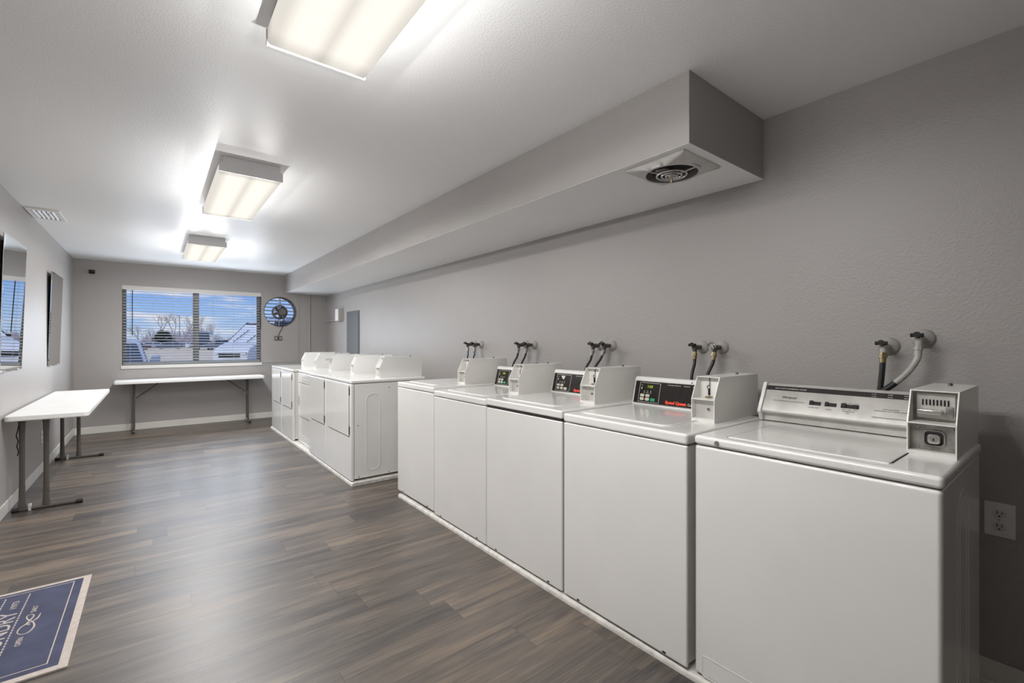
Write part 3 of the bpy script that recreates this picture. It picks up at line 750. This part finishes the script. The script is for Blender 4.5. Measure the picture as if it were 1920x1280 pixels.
def whirlpool():
    x, ya, yb, z0, H = 1.620, .240, .936, .028, .907
    W = yb-ya
    t_ = thing('top_load_washer', 'nearest washer, silver control panel and worn steel coin slide', 'washing machine', (x, ya, z0), 0)
    cab = box('cabinet', 'enamel', (.010, D_W, .003, W-.003, .010, H-.040), t_, bevel=.004)
    fp = box('front_panel', 'enamel', (0, .03, 0, W, .004, H-.037), t_, bevel=.012, seg=4)
    obj('pressed_outline', outline(rrect(-W/2, .045, W-.06, .075, .012), .006, -.0008, .0008, frame((0, 0, 0), (0, -1, 0), (0, 0, 1))), 'enamel', fp, bevel=.0006)
    obj('pressed_outline', outline(rrect(.33, .44, .20, .74, .098, 10), .006, -.0012, .0008, frame((0, .003, 0), (1, 0, 0), (0, 0, 1))), 'enamel', cab, bevel=.0006)
    obj('pressed_outline', outline(rrect(.33, .44, .11, .66, .053, 10), .004, -.0012, .0006, frame((0, .003, 0), (1, 0, 0), (0, 0, 1))), 'enamel', cab, bevel=.0004)
    ft = MB()
    for a in (.06, D_W-.06):
        for b_ in (.06, W-.06): ft.tube([(a, b_, 0), (a, b_, .011)], .018, 12)
    obj('feet', ft, 'black', t_)
    box('top_panel', 'enamel', (-.004, D_W, -.003, W+.001, H-.034, H), t_, bevel=.012, seg=4)
    # flat lid with dark joint at the sides
    jl = MB().box(.050, .440, W-.103, W-.100, H-.001, H+.0012)
    jl.box(.070, .440, .118, .121, H-.001, H+.0012)
    obj('lid_joint', jl, 'dark_gap', t_)
    obj('lid', MB().box(.052, .512, .122, W-.104, H-.0015, H+.003), 'enamel', t_, bevel=.002)
    lk = obj('lid_lock', MB().lathe([(.0006, .006), (.0075, .006), (.0085, .003), (.0085, 0)], 24, frame((-.0038, W-.090, H-.017), (0, -1, 0), (0, 0, 1))), 'steel', t_, smooth=True)
    # console: recessed foot strip, sloping silver face, end cap
    p0 = Vector((.520, 0, H+.046)); p1 = Vector((.585, 0, H+.160)); u = p1-p0
    prof = [(.543, H+.0035), (.543, H+.040), (.522, H+.040), (.520, H+.046), (.585, H+.160), (.600, H+.166), (.648, H+.150), (.648, H+.0035)]
    yR, yL = .130, W-.022
    con = obj('console', MB().prism(prof, yR, yL, 'y'), 'silver', t_, bevel=.0015)
    pc = [(.534, H+.0035), (.520, H+.030), (.510, H+.040), (.512, H+.050), (.580, H+.170), (.592, H+.170), (.650, H+.155), (.650, H+.0035)]
    cap = obj('console_end_cap', MB().prism(pc, yL+.0005, yL+.016, 'y'), 'enamel_old', con, bevel=.003)
    Fm = frame((p0.x, yL, p0.z), (0, -1, 0), u)
    wl = yL-yR; hh = u.length
    box('black_strip', 'blackpanel', (.001, wl, hh-.026, hh-.005, .0, .0008), con, Mx=Fm)
    box('bright_edge', 'chrome', (.001, wl, hh-.004, hh+.002, -.001, .0022), con, Mx=Fm)
    box('bright_edge', 'chrome', (.001, wl, -.001, .004, -.001, .0022), con, Mx=Fm)
    for (a, b_, kx) in ((.180, .222, .014), (.236, .277, .013), (.292, .352, .018)):
        box('switch_slot', 'black', (a, b_, .050, .066, .0, .0012), con, Mx=Fm)
        box('switch_knob', 'black', (a+.001, a+kx, .052, .068, .0012, .0055), con, Mx=Fm)
        if b_-a > .05: box('switch_knob', 'black', (b_-kx-.004, b_-.006, .050, .066, .0012, .004), con, Mx=Fm)
    T_ = lambda s, a, b_, w_, sz=.006, m='letters_dark', **k: text('lettering', s, m, con, Fm, sz, x=a, y=b_, width=w_, lift=.0009 if m != 'letters_white' else .0012, **k)
    T_('HEAVY DUTY COMMERCIAL WASHER', .035, hh-.0185, .125, .0066, 'letters_white')
    T_('Whirlpool', .070, .069, .056, .0155, shear=.35, bold=.0001)
    T_('WITH 2 TEMPERATURE CAPACITY CONTROLS', .036, .0545, .125, .0046)
    T_('WATER LEVEL', .178, .037, .040, .0048); T_('START', .243, .034, .020, .0048); T_('TEMPERATURE', .300, .034, .040, .0048); T_('ONLY', .312, .027, .013, .0048)
    for a, s in ((.296, 'HOT'), (.316, 'WARM'), (.336, 'COLD')): T_(s, a, .070, .013, .0042); T_(s, a, .0425, .012, .0042)
    for a, s in ((.385, 'IN USE'), (.435, 'RINSE'), (.483, 'SPIN')):
        T_(s, a, hh-.013, .014, .0045, 'letters_white'); T_(s, a, hh-.0225, .014, .0045, 'letters_white')
    T_('USE PROPER', .425, .058, .05, .0045); T_('DETERGENT FOR YOUR WASHER LOAD', .400, .0505, .125, .0045)
    T_('OPERATING INSTRUCTIONS INSIDE LID', .395, .022, .125, .0060)
    coin_box(t_, .262, .008, H, 'slide', w=.116, Lb=.415, h=.200)
    return t_
whirlpool()

# ------------------------------------------------------------------ dryers
D_D = .735
def dryer(label, x, ya, yb, box_y, ztop=.942, z0=.030, style='plain', recessed=False, box_x=None, group='white coin dryers'):
    W = yb-ya; H = ztop-z0
    t_ = thing('clothes_dryer', label, 'clothes dryer', (x, ya, z0), 0, group)
    cab = box('cabinet', 'dryer', (.012, D_D, .0025, W-.0025, .020, H-.036), t_, bevel=.004)
    ft = MB()
    for a in (.06, D_D-.06):
        for b_ in (.06, W-.06): ft.tube([(a, b_, 0), (a, b_, .021)], .018, 12)
    obj('feet', ft, 'black', t_)
    fp = box('front_panel', 'dryer', (0, .030, 0, W, .004, H-.034), t_, bevel=.010, seg=3)
    box('top_panel', 'dryer', (-.002, D_D, -.001, W+.001, H-.032, H), t_, bevel=.010, seg=4)
    g = MB()
    if not recessed:
        a, b_, c_, d_ = .045, W-.10, .405, H-.045
        dr = box('door', 'dryer', (-.006, -.0005, a, b_, c_, d_), t_, bevel=.004)
        sh = box('door_gap_shade', 'dark_gap', (-.0012, -.0002, a-.005, b_+.003, c_-.006, d_+.002), t_)  # dark sheet behind the door, shade of the gap put into colour
        for zz in (c_+.055, d_-.055):
            box('hinge', 'black', (-.007, -.0002, a-.016, a-.0055, zz-.035, zz+.035), dr, bevel=.001)
    else:
        a, b_, c_, d_ = .05, W-.045, .335, H-.16
        dr = box('door', 'dryer', (-.007, -.0005, a, b_, c_, d_), t_, bevel=.004)
        box('door_gap_shade', 'dark_gap', (-.0012, -.0002, a, b_+.003, c_-.003, d_+.006), t_)  # same painted gap shade behind the set back door
        obj('handle', MB().prism(rrect(b_-.045, (c_+d_)/2-.01, .030, .12, .008), -.0115, -.0072, 'x'), 'beige', dr, bevel=.001)
        lv = MB().box(-.003, -.0002, .0, W, .100, .104); lv.box(-.003, -.0002, 0, W, .075, .079); lv.box(-.003, -.0002, 0, W, H-.115, H-.111)
        obj('kick_lines', lv, 'dryer', t_)
        obj('lock', MB().lathe([(.0006, .005), (.009, .005), (.010, 0)], 16, frame((-.0022, W-.03, H-.018), (0, -1, 0), (0, 0, 1))), 'brass', t_)
    pl = cab
    obj('pressed_outline', outline(rrect(.205, .43, .130, .70, .064, 10), .007, -.002, .0032, frame((0, .0025, 0), (1, 0, 0), (0, 0, 1))), 'dryer', pl, bevel=.0004)
    box('corner_seam', 'dark_gap', (.0305, .0325, .0018, .0026, .006, H-.036), pl)
    sc = MB()
    for (a, z) in ((.36, H-.085), (.065, .50), (.075, .035), (.36, .035), (.014, H-.055)): sc.lathe([(.0005, .002), (.0045, .0015), (.005, 0)], 10, frame((a, .0024, z), (1, 0, 0), (0, 0, 1)))
    obj('screws', sc, 'black', pl)
    coin_box(t_, (box_x if box_x else .29), box_y-ya, H, style, 'dryer', w=.100, Lb=.44, h=.200)
    return t_
dryer('nearest dryer, its pressed steel side in full view', 1.380, 4.092, 4.848, 4.155, style='plain')
dryer('second dryer from the camera, dark hinges down its right door edge', 1.380, 4.856, 5.486, 4.835, style='plain') if False else dryer('second dryer from the camera, dark hinges down its right door edge', 1.380, 4.856, 5.486, 4.866, style='plain')
dryer('middle dryer, set back with door handle and chrome coin slide', 1.425, 5.500, 6.200, 5.66, style='chrome', recessed=True, box_x=.25, ztop=.935)
dryer('fourth dryer from the camera, standing forward of the set back one', 1.372, 6.235, 6.880, 6.285, style='plain', ztop=.935)
dryer('farthest dryer, closest to the far wall and window', 1.372, 6.888, 7.540, 6.93, style='plain', ztop=.935)

# ------------------------------------------------------------------ plinths
def plinth(label, pts_front, xb, h):
    # pts_front: (x, y) along the front edge
    t_ = thing('machine_plinth', label, 'plinth', (0, 0, 0))
    poly = [(x+.006, y) for x, y in pts_front]+[(xb, pts_front[-1][1]), (xb, pts_front[0][1])]
    obj('board', MB().prism(poly, .0005, h, 'z'), 'plinth', t_, bevel=.002)
    rings = []
    for x, y in pts_front:
        rings.append([(x+.0055, y, .0005), (x-.012, y, .0005), (x-.012, y, h*.45), (x-.008, y, h*.8), (x-.001, y, h*.97), (x+.0055, y, h-.0005)])
    obj('quarter_round', MB().loft(rings), 'plinth', t_, smooth=True)
    return t_
plinth('white painted base strip under the washer row', [(1.628, -.02), (1.620, .9), (1.606, 1.6), (1.602, 2.9), (1.600, 3.555)], XR-.013, .026)
plinth('white painted base strip under the dryer row', [(1.388, 4.05), (1.384, 5.6), (1.366, 7.545)], XR-.013, .030)

# ------------------------------------------------------------------ water valves and hoses
def smooth_pts(pts, n=8):
    P = [Vector(p) for p in pts]; P = [P[0]*2-P[1]]+P+[P[-1]*2-P[-2]]; out_ = []
    for i in range(1, len(P)-2):
        for k in range(n):
            t_ = k/n; a, b_, c_, d_ = P[i-1], P[i], P[i+1], P[i+2]
            out_.append(.5*((2*b_)+(c_-a)*t_+(2*a-5*b_+4*c_-d_)*t_*t_+(3*b_-a-3*c_+d_)*t_**3))
    out_.append(P[-2]); return out_
WF = frame((0, 0, 0), (0, -1, 0), (0, 0, 1))       # local z -> -x
def valve(label, y, z, stem_m, handle_m, size=1.0, group=None, handle=True, wheel=False):
    t_ = thing('water_valve', label, 'valve', (XR, y, z), 0, group)
    obj('wall_flange', MB().lathe([(.0385*size, .0003), (.0385*size, .005), (.032*size, .014), (.018, .024), (.014, .028), (.0005, .028)], 28, WF), 'paintpipe', t_, smooth=True)
    obj('valve_body', MB().tube([(-.026, 0, 0), (-.055, 0, -.001), (-.078, 0, -.002), (-.096, 0, -.004)], [.012, .015, .016, .012], 14), stem_m, t_, smooth=True)
    obj('outlet_neck', MB().tube([(-.084, 0, -.008), (-.086, 0, -.026)], [.013, .012], 14), stem_m, t_, smooth=True)
    if wheel:
        hb = MB().torus(.019, .0045, 24, 8, Matrix.Translation((-.112, 0, .010)) @ Matrix.Rotation(R(60), 4, 'Y'))
        for k in range(3):
            a = R(60*k); d = Vector((0, math.cos(a), math.sin(a)))*.018
            hb.tube([Vector((-.112, 0, .010))-d, Vector((-.112, 0, .010))+d], .003, 6)
        hb.tube([(-.09, 0, 0), (-.112, 0, .010)], .005, 8)
    else:
        hb = MB().tube([(-.088, 0, .006), (-.118, 0, .016)], [.008, .012], 12)
        hb.tube([(-.112, -.020, .013), (-.112, .020, .013)], [.008, .008], 8)
    obj('handle', hb, handle_m, t_, smooth=True)
    return t_
def hose(label, pts, m, nut='brass', r=.0098, group=None, extra=None):
    t_ = thing('supply_hose', label, 'hose', pts[0], 0, group)
    P = [Vector(p)-Vector(pts[0]) for p in pts]
    d = (P[1]-P[0]).normalized()
    obj('coupling', MB().tube([-d*.004, d*.006, d*.008, d*.016, d*.017], [.0135, .0135, .016, .016, .0135], 8), nut, t_)
    obj('ferrule', MB().tube([d*.017, d*.038], [.0125, .0118], 12), nut, t_, smooth=True)
    if m == 'split':
        q = smooth_pts(P, 10); k = int(len(q)*.36)
        obj('tube', MB().tube(q[:k+1], r, 12), 'paintpipe', t_, smooth=True, label='upper half painted wall grey')
        obj('tube', MB().tube(q[k:], r, 12), 'rubber', t_, smooth=True, label='black rubber lower half')
    else:
        obj('tube', MB().tube(smooth_pts(P, 8), r, 12), m, t_, smooth=True)
    if extra: obj('tape', MB().tube([d*.02, d*.075], r*1.35, 12), extra, t_, smooth=True)
    return t_
def vz(y, z, dx=-.085): return (XR+dx, y, z-.030)
valve('left one of the two painted valves above the nearest washer', .536, 1.270, 'paintpipe', 'black')
valve('right and higher one of the two painted valves above the nearest washer', .424, 1.302, 'paintpipe', 'black')
hose('straight black hose with brass coupling behind the nearest washer', [vz(.536, 1.270), (2.380, .538, 1.17), (2.372, .545, 1.06), (2.362, .547, .95), (2.310, .547, .86), (2.276, .547, .85)], 'rubber', 'brass', .0105)
hose('curved hose, grey above and black below, behind the nearest washer', [vz(.424, 1.302), (2.378, .427, 1.222), (2.368, .456, 1.165), (2.355, .495, 1.118), (2.338, .535, 1.075), (2.322, .565, 1.0), (2.315, .60, .92), (2.300, .62, .86), (2.276, .63, .85)], 'split', 'paintpipe', .0115)
names = {2: 'second washer', 3: 'third washer', 4: 'fourth washer', 5: 'farthest washer'}
spec = {2: ((1.376, 1.262), (1.372, 1.285)), 3: ((2.130, 2.030), (2.165, 2.090)), 4: ((2.948, 2.845), (2.972, 2.868)), 5: ((3.735, 3.618), (3.690, 3.585))}
for k, ((ya_, yb_), (ea, eb)) in spec.items():
    zz = 1.258 if k == 2 else 1.262
    valve('left valve of the pair above the %s' % names[k], ya_, zz, 'valve', 'black', .95, wheel=False)
    valve('right valve of the pair above the %s' % names[k], yb_, zz, 'valve', 'chrome' if k == 2 else 'black', .95, wheel=(k == 2))
    zb = .95
    hose('left black hose of the pair behind the %s' % names[k], [vz(ya_, zz), (2.378, ya_+(ea-ya_)*.45, 1.165), (2.345, ea, 1.09), (2.345, ea, zb), (2.31, ea, .87), (2.268, ea, .86)], 'rubber', 'brass' if k == 2 else 'steel', .0085 if k < 5 else .006)
    hose(('right black hose with blue tape behind the %s' if k == 5 else 'right black hose of the pair behind the %s') % names[k], [vz(yb_, zz), (2.378, yb_+(eb-yb_)*(.2 if k == 2 else .4), 1.175), (2.345, eb, 1.09), (2.345, eb+.01, zb), (2.31, eb, .87), (2.268, eb, .86)], 'rubber', 'brass' if k == 2 else 'steel', .0085 if k < 5 else .006, extra='blue' if k == 5 else None)
# drain openings in the wall behind three washers
for y_, nm in ((1.225, 'second washer'), (1.965, 'third washer'), (2.775, 'fourth washer')):
    t_ = thing('drain_pipe', 'round drain opening with dark hose low on the wall behind the %s' % nm, 'drain', (XR, y_, 1.085))
    obj('collar', MB().torus(.034, .006, 32, 8, WF @ Matrix.Translation((0, 0, .004))), 'paintpipe', t_, smooth=True)
    obj('drain_hose', MB().tube(smooth_pts([(-.002, 0, .002), (-.05, 0, .012), (-.088, 0, -.02), (-.095, 0, -.10), (-.095, 0, -.14)], 6), .019, 14), 'rubber', t_, smooth=True)

# ------------------------------------------------------------------ outside
GZ = -.15
struct(box('floor_parking', 'asphalt', (-30, 45, YB+.25, 24, GZ-.1, GZ)), 'grey parking area outside the window')
struct(box('floor_field', 'grass', (-160, 220, 24, 300, GZ-.1, GZ+.002)), 'dry tan field beyond the parking area')
def wheel(parent, x, y, r, wd=.22):
    o = obj('wheel', MB().lathe([(.001, -wd/2), (r*.6, -wd/2), (r*.95, -wd/2), (r, -wd/2+.03), (r, wd/2-.03), (r*.95, wd/2), (r*.6, wd/2), (.001, wd/2)], 20, Matrix.Translation((x, y, r)) @ Matrix.Rotation(R(90), 4, 'X')), 'tyre', parent, smooth=True)
    for s in (-1, 1):
        obj('rim', MB().lathe([(.001, .0), (r*.55, 0), (r*.58, -.02)], 16, Matrix.Translation((x, y+s*(wd/2+.002), r)) @ Matrix.Rotation(R(-90*s), 4, 'X')), 'steel', o)
def car(name, label, cat, loc, rz, Ln, Wd, lower, cabin, paint, wr=.33, shield='carglass', group=None, tint='carglass'):
    """lower / cabin: side profiles (x forward, z); cabin narrows towards its top"""
    t_ = thing(name, label, cat, loc, rz, group)
    obj('body', MB().prism(lower, -Wd/2, Wd/2, 'y'), paint, t_, bevel=.06, seg=3)
    zb = min(p[1] for p in cabin); zt = max(p[1] for p in cabin)
    def yy(z, k=1.0): return (Wd/2-.04)-(z-zb)/(zt-zb)*.16
    rings = [[(p[0], s*yy(p[1]), p[1]) for p in cabin] for s in (-1, 1)]
    obj('cabin', MB().loft(rings), paint, t_, bevel=.05, seg=3)
    # glass: front and rear faces, side glass
    cf = cabin; n_ = len(cf)
    fr1, fr2 = cabin[0], cabin[1]; re1, re2 = cabin[-1], cabin[-2]
    def quad(a, b_, k0, k1, out_, nm, m_, lift_=0.0, grow=0.0):
        P0 = Vector((a[0], 0, a[1])); P1 = Vector((b_[0], 0, b_[1])); A = P0.lerp(P1, k0); B = P0.lerp(P1, k1)
        d = (P1-P0).normalized(); nn = Vector((d.z, 0, -d.x))*out_
        pts = []
        for q in (A, B):
            w_ = yy(q.z)-.09-grow
            pts.append((q, w_))
        vs = []
        for off in (.006+lift_, .016+lift_):
            for q, w_ in pts:
                vs += [tuple(q+nn*off+Vector((0, -w_, 0))), tuple(q+nn*off+Vector((0, w_, 0)))]
        obj(nm, MB().add(vs, [(0, 1, 3, 2), (4, 5, 7, 6), (0, 1, 5, 4), (2, 3, 7, 6), (0, 2, 6, 4), (1, 3, 7, 5)]), m_, t_)
    quad(fr1, fr2, .06, .92, 1, 'windshield', shield)
    quad(re1, re2, .1, .9, -1, 'rear_window', tint)
    if shield == 'carshield': quad(fr1, fr2, -.03, 1.0, 1, 'windshield_trim', 'black', -.004, -.06)
    xf = fr1[0]+(fr2[0]-fr1[0])*.5-.15; xr = re1[0]+(re2[0]-re1[0])*.5+.15
    zs0, zs1 = zb+(zt-zb)*.12, zb+(zt-zb)*.80
    for s in (-1, 1):
        xm = (xf+xr)/2
        for (a, b_) in ((xm+.05, xf), (xr, xm-.05)):
            vs = []
            for off in (.003, .012):
                for z in (zs0, zs1):
                    t1 = min(1.0, max(0.0, (z-fr1[1])/(fr2[1]-fr1[1]))); t2 = min(1.0, max(0.0, (z-re1[1])/max(.01, re2[1]-re1[1])))
                    lim_f = fr1[0]+(fr2[0]-fr1[0])*t1-.14; lim_r = re1[0]+(re2[0]-re1[0])*t2+.12
                    e0 = a if a > xr+.01 else lim_r; e1 = b_ if b_ < xf-.01 else lim_f
                    for x_ in (e0, e1): vs.append((x_, s*(yy(z)+off), z))
            obj('side_window', MB().add(vs, [(0, 1, 3, 2), (4, 5, 7, 6), (0, 1, 5, 4), (2, 3, 7, 6), (0, 2, 6, 4), (1, 3, 7, 5)]), tint, t_)
    xfm = max(p[0] for p in lower); zf = [p[1] for p in lower if p[0] > xfm-.25]; zm = sum(zf)/len(zf)
    for s in (-1, 1):
        box('headlight', 'clip', (xfm-.10, xfm+.015, s*(Wd/2-.34), s*(Wd/2-.05), zm+.0, zm+.16), t_, bevel=.02)
        box('mirror', paint if shield != 'carshield' else 'black', (fr1[0]-.45, fr1[0]-.30, s*(Wd/2-.02), s*(Wd/2+.18), zb+.06, zb+.24), t_, bevel=.03)
    box('grille', 'black', (xfm-.04, xfm+.012, -Wd/2+.40, Wd/2-.40, zm-.10, zm+.12), t_, bevel=.01)
    xs = [p[0] for p in lower]
    for x_ in (max(xs)-Ln*.18, min(xs)+Ln*.19):
        for s in (-1, 1): wheel(t_, x_, s*(Wd/2-.12), wr)
    return t_
# large white van nose-on at the right of the window
van_l = [(2.72, .35), (2.80, .80), (2.62, 1.12), (2.05, 1.40), (-2.95, 1.42), (-3.0, .40)]
van_c = [(2.12, 1.30), (.92, 2.36), (-.20, 2.68), (-2.85, 2.74), (-2.95, 1.30)]
van = car('delivery_van', 'large white van parked outside behind the right pane of the window', 'van', (4.95, 27.0, GZ), R(-141), 5.8, 2.0, van_l, van_c, 'carwhite', .36, 'carshield')
for s in (-.45, .35):
    obj('wiper', MB().tube([(2.10, s, 1.42), (1.42, s+.28, 2.02)], .018, 6), 'black', van)
obj('roof_lines', MB().box(-2.5, -.4, -.55, -.50, 2.70, 2.76), 'cargrey', van)
# white car at the left of the window
sed_l = [(2.1, .28), (2.15, .62), (2.02, .80), (1.0, .93), (-1.9, .95), (-2.05, .75), (-2.0, .28)]
sed_c = [(1.15, .88), (.35, 1.42), (-.2, 1.50), (-1.5, 1.46), (-2.0, .90)]
car('parked_car', 'white car close outside the left part of the window', 'car', (-1.02, 14.6, GZ), R(-88), 4.3, 1.84, sed_l, sed_c, 'carwhite')
far = [('white car parked far off, left of the evergreen bush', 'carwhite', (0.1, 118, GZ), R(5)), ('grey car parked far off in front of the evergreen bush', 'cargrey', (2.4, 112, GZ), R(170)), ('white car parked far off beside the window mullion', 'carwhite', (7.4, 121, GZ), R(20)), ('maroon car parked far off near the left white car', 'carred', (-2.6, 103, GZ), R(0))]
for lb, pt, lc, rz in far:
    car('parked_car', lb, 'car', lc, rz, 4.3, 1.84, sed_l, sed_c, pt)
tr_l = [(3.2, .5), (3.2, 1.4), (-3.4, 1.4), (-3.4, .5)]
tr_c = [(3.2, 1.3), (3.0, 3.0), (2.7, 3.15), (-3.3, 3.15), (-3.4, 1.3)]
car('box_truck', 'dark boxy truck parked beyond the field right of the mullion', 'truck', (7.1, 99, GZ), R(-100), 6.6, 2.3, tr_l, tr_c, 'cargrey', .45)
car('pickup_truck', 'dark low truck parked far off beside the white van', 'truck', (8.7, 88, GZ), R(178), 5.4, 1.9, [(2.6, .4), (2.6, .95), (1.4, 1.1), (-2.7, 1.05), (-2.7, .4)], [(1.4, 1.0), (.9, 1.65), (.6, 1.75), (-.7, 1.75), (-.9, 1.0)], 'cargrey', .4)

def tree(loc, h, seed, label, kind='bark', spread=.45):
    rnd = random.Random(seed); mb = MB()
    def br(p, d, ln, r, lvl):
        q = p+d*ln
        mb.tube([p, (p+q)/2+Vector((rnd.uniform(-1, 1), rnd.uniform(-1, 1), 0))*ln*.04, q], [r, r*.8, r*.6], 4 if lvl > 1 else 6, cap=False)
        if lvl >= 5: return
        for k in range(rnd.choice((2, 3, 3)) if lvl < 4 else 2):
            nd = (d+Vector((rnd.uniform(-1, 1), rnd.uniform(-1, 1), rnd.uniform(-.1, .5)))*spread*1.3).normalized()
            br(q if k else p.lerp(q, .75), nd, ln*rnd.uniform(.62, .82), r*.6, lvl+1)
    br(Vector((0, 0, 0)), Vector((rnd.uniform(-.05, .05), 0, 1)), h*.27, h*.020, 0)
    o = obj('bare_tree', mb, kind, loc=loc)
    return tag(o, label, 'tree', 'bare winter trees beyond the field')
tdat = [(-3.0, 135, 7, 'bare tree far outside, behind the left white car'), (-.6, 125, 6.5, 'bare tree far outside, left of the evergreen'), (1.2, 130, 10.5, 'tall bare tree far outside, behind the evergreen'), (3.9, 140, 11.5, 'tall bare tree far outside, right of the evergreen'), (5.4, 130, 9.5, 'bare tree far outside, left of the mullion'), (8.3, 132, 9, 'bare tree far outside, right of the mullion'), (11.2, 138, 8, 'bare tree far outside, between the dark truck and the van'), (-1.9, 140, 6, 'small bare tree far outside, second from the left')]
for i, (x_, y_, h_, lb) in enumerate(tdat): tree((x_, y_, GZ), h_, 11+i, lb)
# far treeline with haze put into its colour: nobody could count its twigs
rnd = random.Random(5); tl = MB()
for k in range(1000):
    x_ = rnd.uniform(-18, 42); y_ = rnd.uniform(150, 170); h_ = rnd.uniform(1.8, 4.0)*(1+.35*math.sin(x_*.21)+.2*math.sin(x_*.63+1))
    a = rnd.uniform(-.5, .5)
    tl.tube([(x_, y_, GZ), (x_+a*h_*.2, y_, h_*.5), (x_+a*h_*.6, y_, h_)], [.12, .10, .04], 3, cap=False)
    tl.tube([(x_, y_, h_*.35), (x_-a*h_*.5, y_+.3, h_*.85)], [.08, .04], 3, cap=False)
o = obj('treeline', tl, 'twigs'); tag(o, 'hazy brown line of distant bare woodland on the horizon', 'trees'); o['kind'] = 'stuff'
# evergreen
rnd = random.Random(9); ev = MB()
for k in range(900):
    z = rnd.random()**1.2*3.6; rad = (1-z/3.9)**.7*2.6*math.sqrt(rnd.random()); a = rnd.uniform(0, 6.28)
    c0 = Vector((rad*math.cos(a), rad*math.sin(a), z+.1)); d = Vector((math.cos(a), math.sin(a), .35+rnd.uniform(-.2, .3))).normalized()*.5
    ev.tube([c0, c0+d], [.16, .02], 4)
o = obj('evergreen_tree', ev, 'ever', loc=(1.5, 127, GZ)); tag(o, 'dark green rounded evergreen far outside the left pane of the window', 'tree')
po = thing('street_lamp', 'thin tall lamp pole far outside left of the mullion', 'street lamp', (3.75, 108, GZ))
obj('pole', MB().tube([(0, 0, 0), (0, 0, 6.4)], [.10, .06], 8), 'steel', po); obj('arm', MB().tube([(0, 0, 6.3), (-1.0, 0, 6.5)], [.05, .05], 6), 'steel', po); box('lamp_head', 'steel', (-1.4, -.9, -.15, .15, 6.42, 6.56), po)

# ------------------------------------------------------------------ world sky and sun
wd = bpy.data.worlds.new('sky'); bpy.context.scene.world = wd; wd.use_nodes = True; t = wd.node_tree
bg = t.nodes['Background']
tc = N(t, 'ShaderNodeTexCoord'); sx = N(t, 'ShaderNodeSeparateXYZ'); L(t, tc.outputs['Generated'], sx.inputs[0])
cr = N(t, 'ShaderNodeValToRGB'); e = cr.color_ramp.elements
e[0].position = 0.0; e[0].color = (.55, .68, .90, 1); e[1].position = .55; e[1].color = (.06, .17, .60, 1)
x = e.new(.05); x.color = (.36, .56, .93, 1); x = e.new(.13); x.color = (.13, .31, .84, 1)
L(t, sx.outputs['Z'], cr.inputs['Fac'])
mp = N(t, 'ShaderNodeMapping'); mp.inputs['Scale'].default_value = (3.2, 3.2, 21.0); mp.inputs['Location'].default_value = (.35, .1, .4)
L(t, tc.outputs['Generated'], mp.inputs['Vector'])
nz = N(t, 'ShaderNodeTexNoise', Scale=1.9, Detail=7.0); nz.inputs['Roughness'].default_value = .55; L(t, mp.outputs[0], nz.inputs['Vector'])
mr = N(t, 'ShaderNodeMapRange', interpolation_type='SMOOTHSTEP'); mr.inputs['From Min'].default_value = .49; mr.inputs['From Max'].default_value = .64; L(t, nz.outputs['Fac'], mr.inputs['Value'])
mx = N(t, 'ShaderNodeMix', data_type='RGBA'); L(t, mr.outputs[0], mx.inputs[0]); L(t, cr.outputs['Color'], mx.inputs[6]); mx.inputs[7].default_value = (.86, .86, .93, 1)
L(t, mx.outputs[2], bg.inputs['Color']); bg.inputs['Strength'].default_value = 1.0
sun = bpy.data.lights.new('sun', 'SUN'); sun.energy = 2.8; sun.angle = R(.6); sun.color = (1, .96, .9)
so = bpy.data.objects.new('sun', sun); C.objects.link(so)
so.rotation_euler = Vector((.84, .08, -.55)).to_track_quat('-Z', 'Y').to_euler()

# ------------------------------------------------------------------ camera and view
cd_ = bpy.data.cameras.new('camera'); cd_.sensor_width = 36; cd_.lens = 16.0; cd_.clip_start = .02; cd_.clip_end = 600
co = bpy.data.objects.new('camera', cd_); C.objects.link(co)
co.location = (0, 0, CAMH); co.rotation_euler = (R(90), 0, -math.atan(670/853.333))
sc = bpy.context.scene; sc.camera = co
sc.view_settings.view_transform = 'Standard'; sc.view_settings.look = 'None'; sc.view_settings.gamma = 1; sc.view_settings.use_curve_mapping = False
sc.view_settings.exposure = 0.0
sc.cycles.max_bounces = 10; sc.cycles.diffuse_bounces = 6; sc.cycles.use_denoising = True; sc.cycles.sample_clamp_indirect = 4
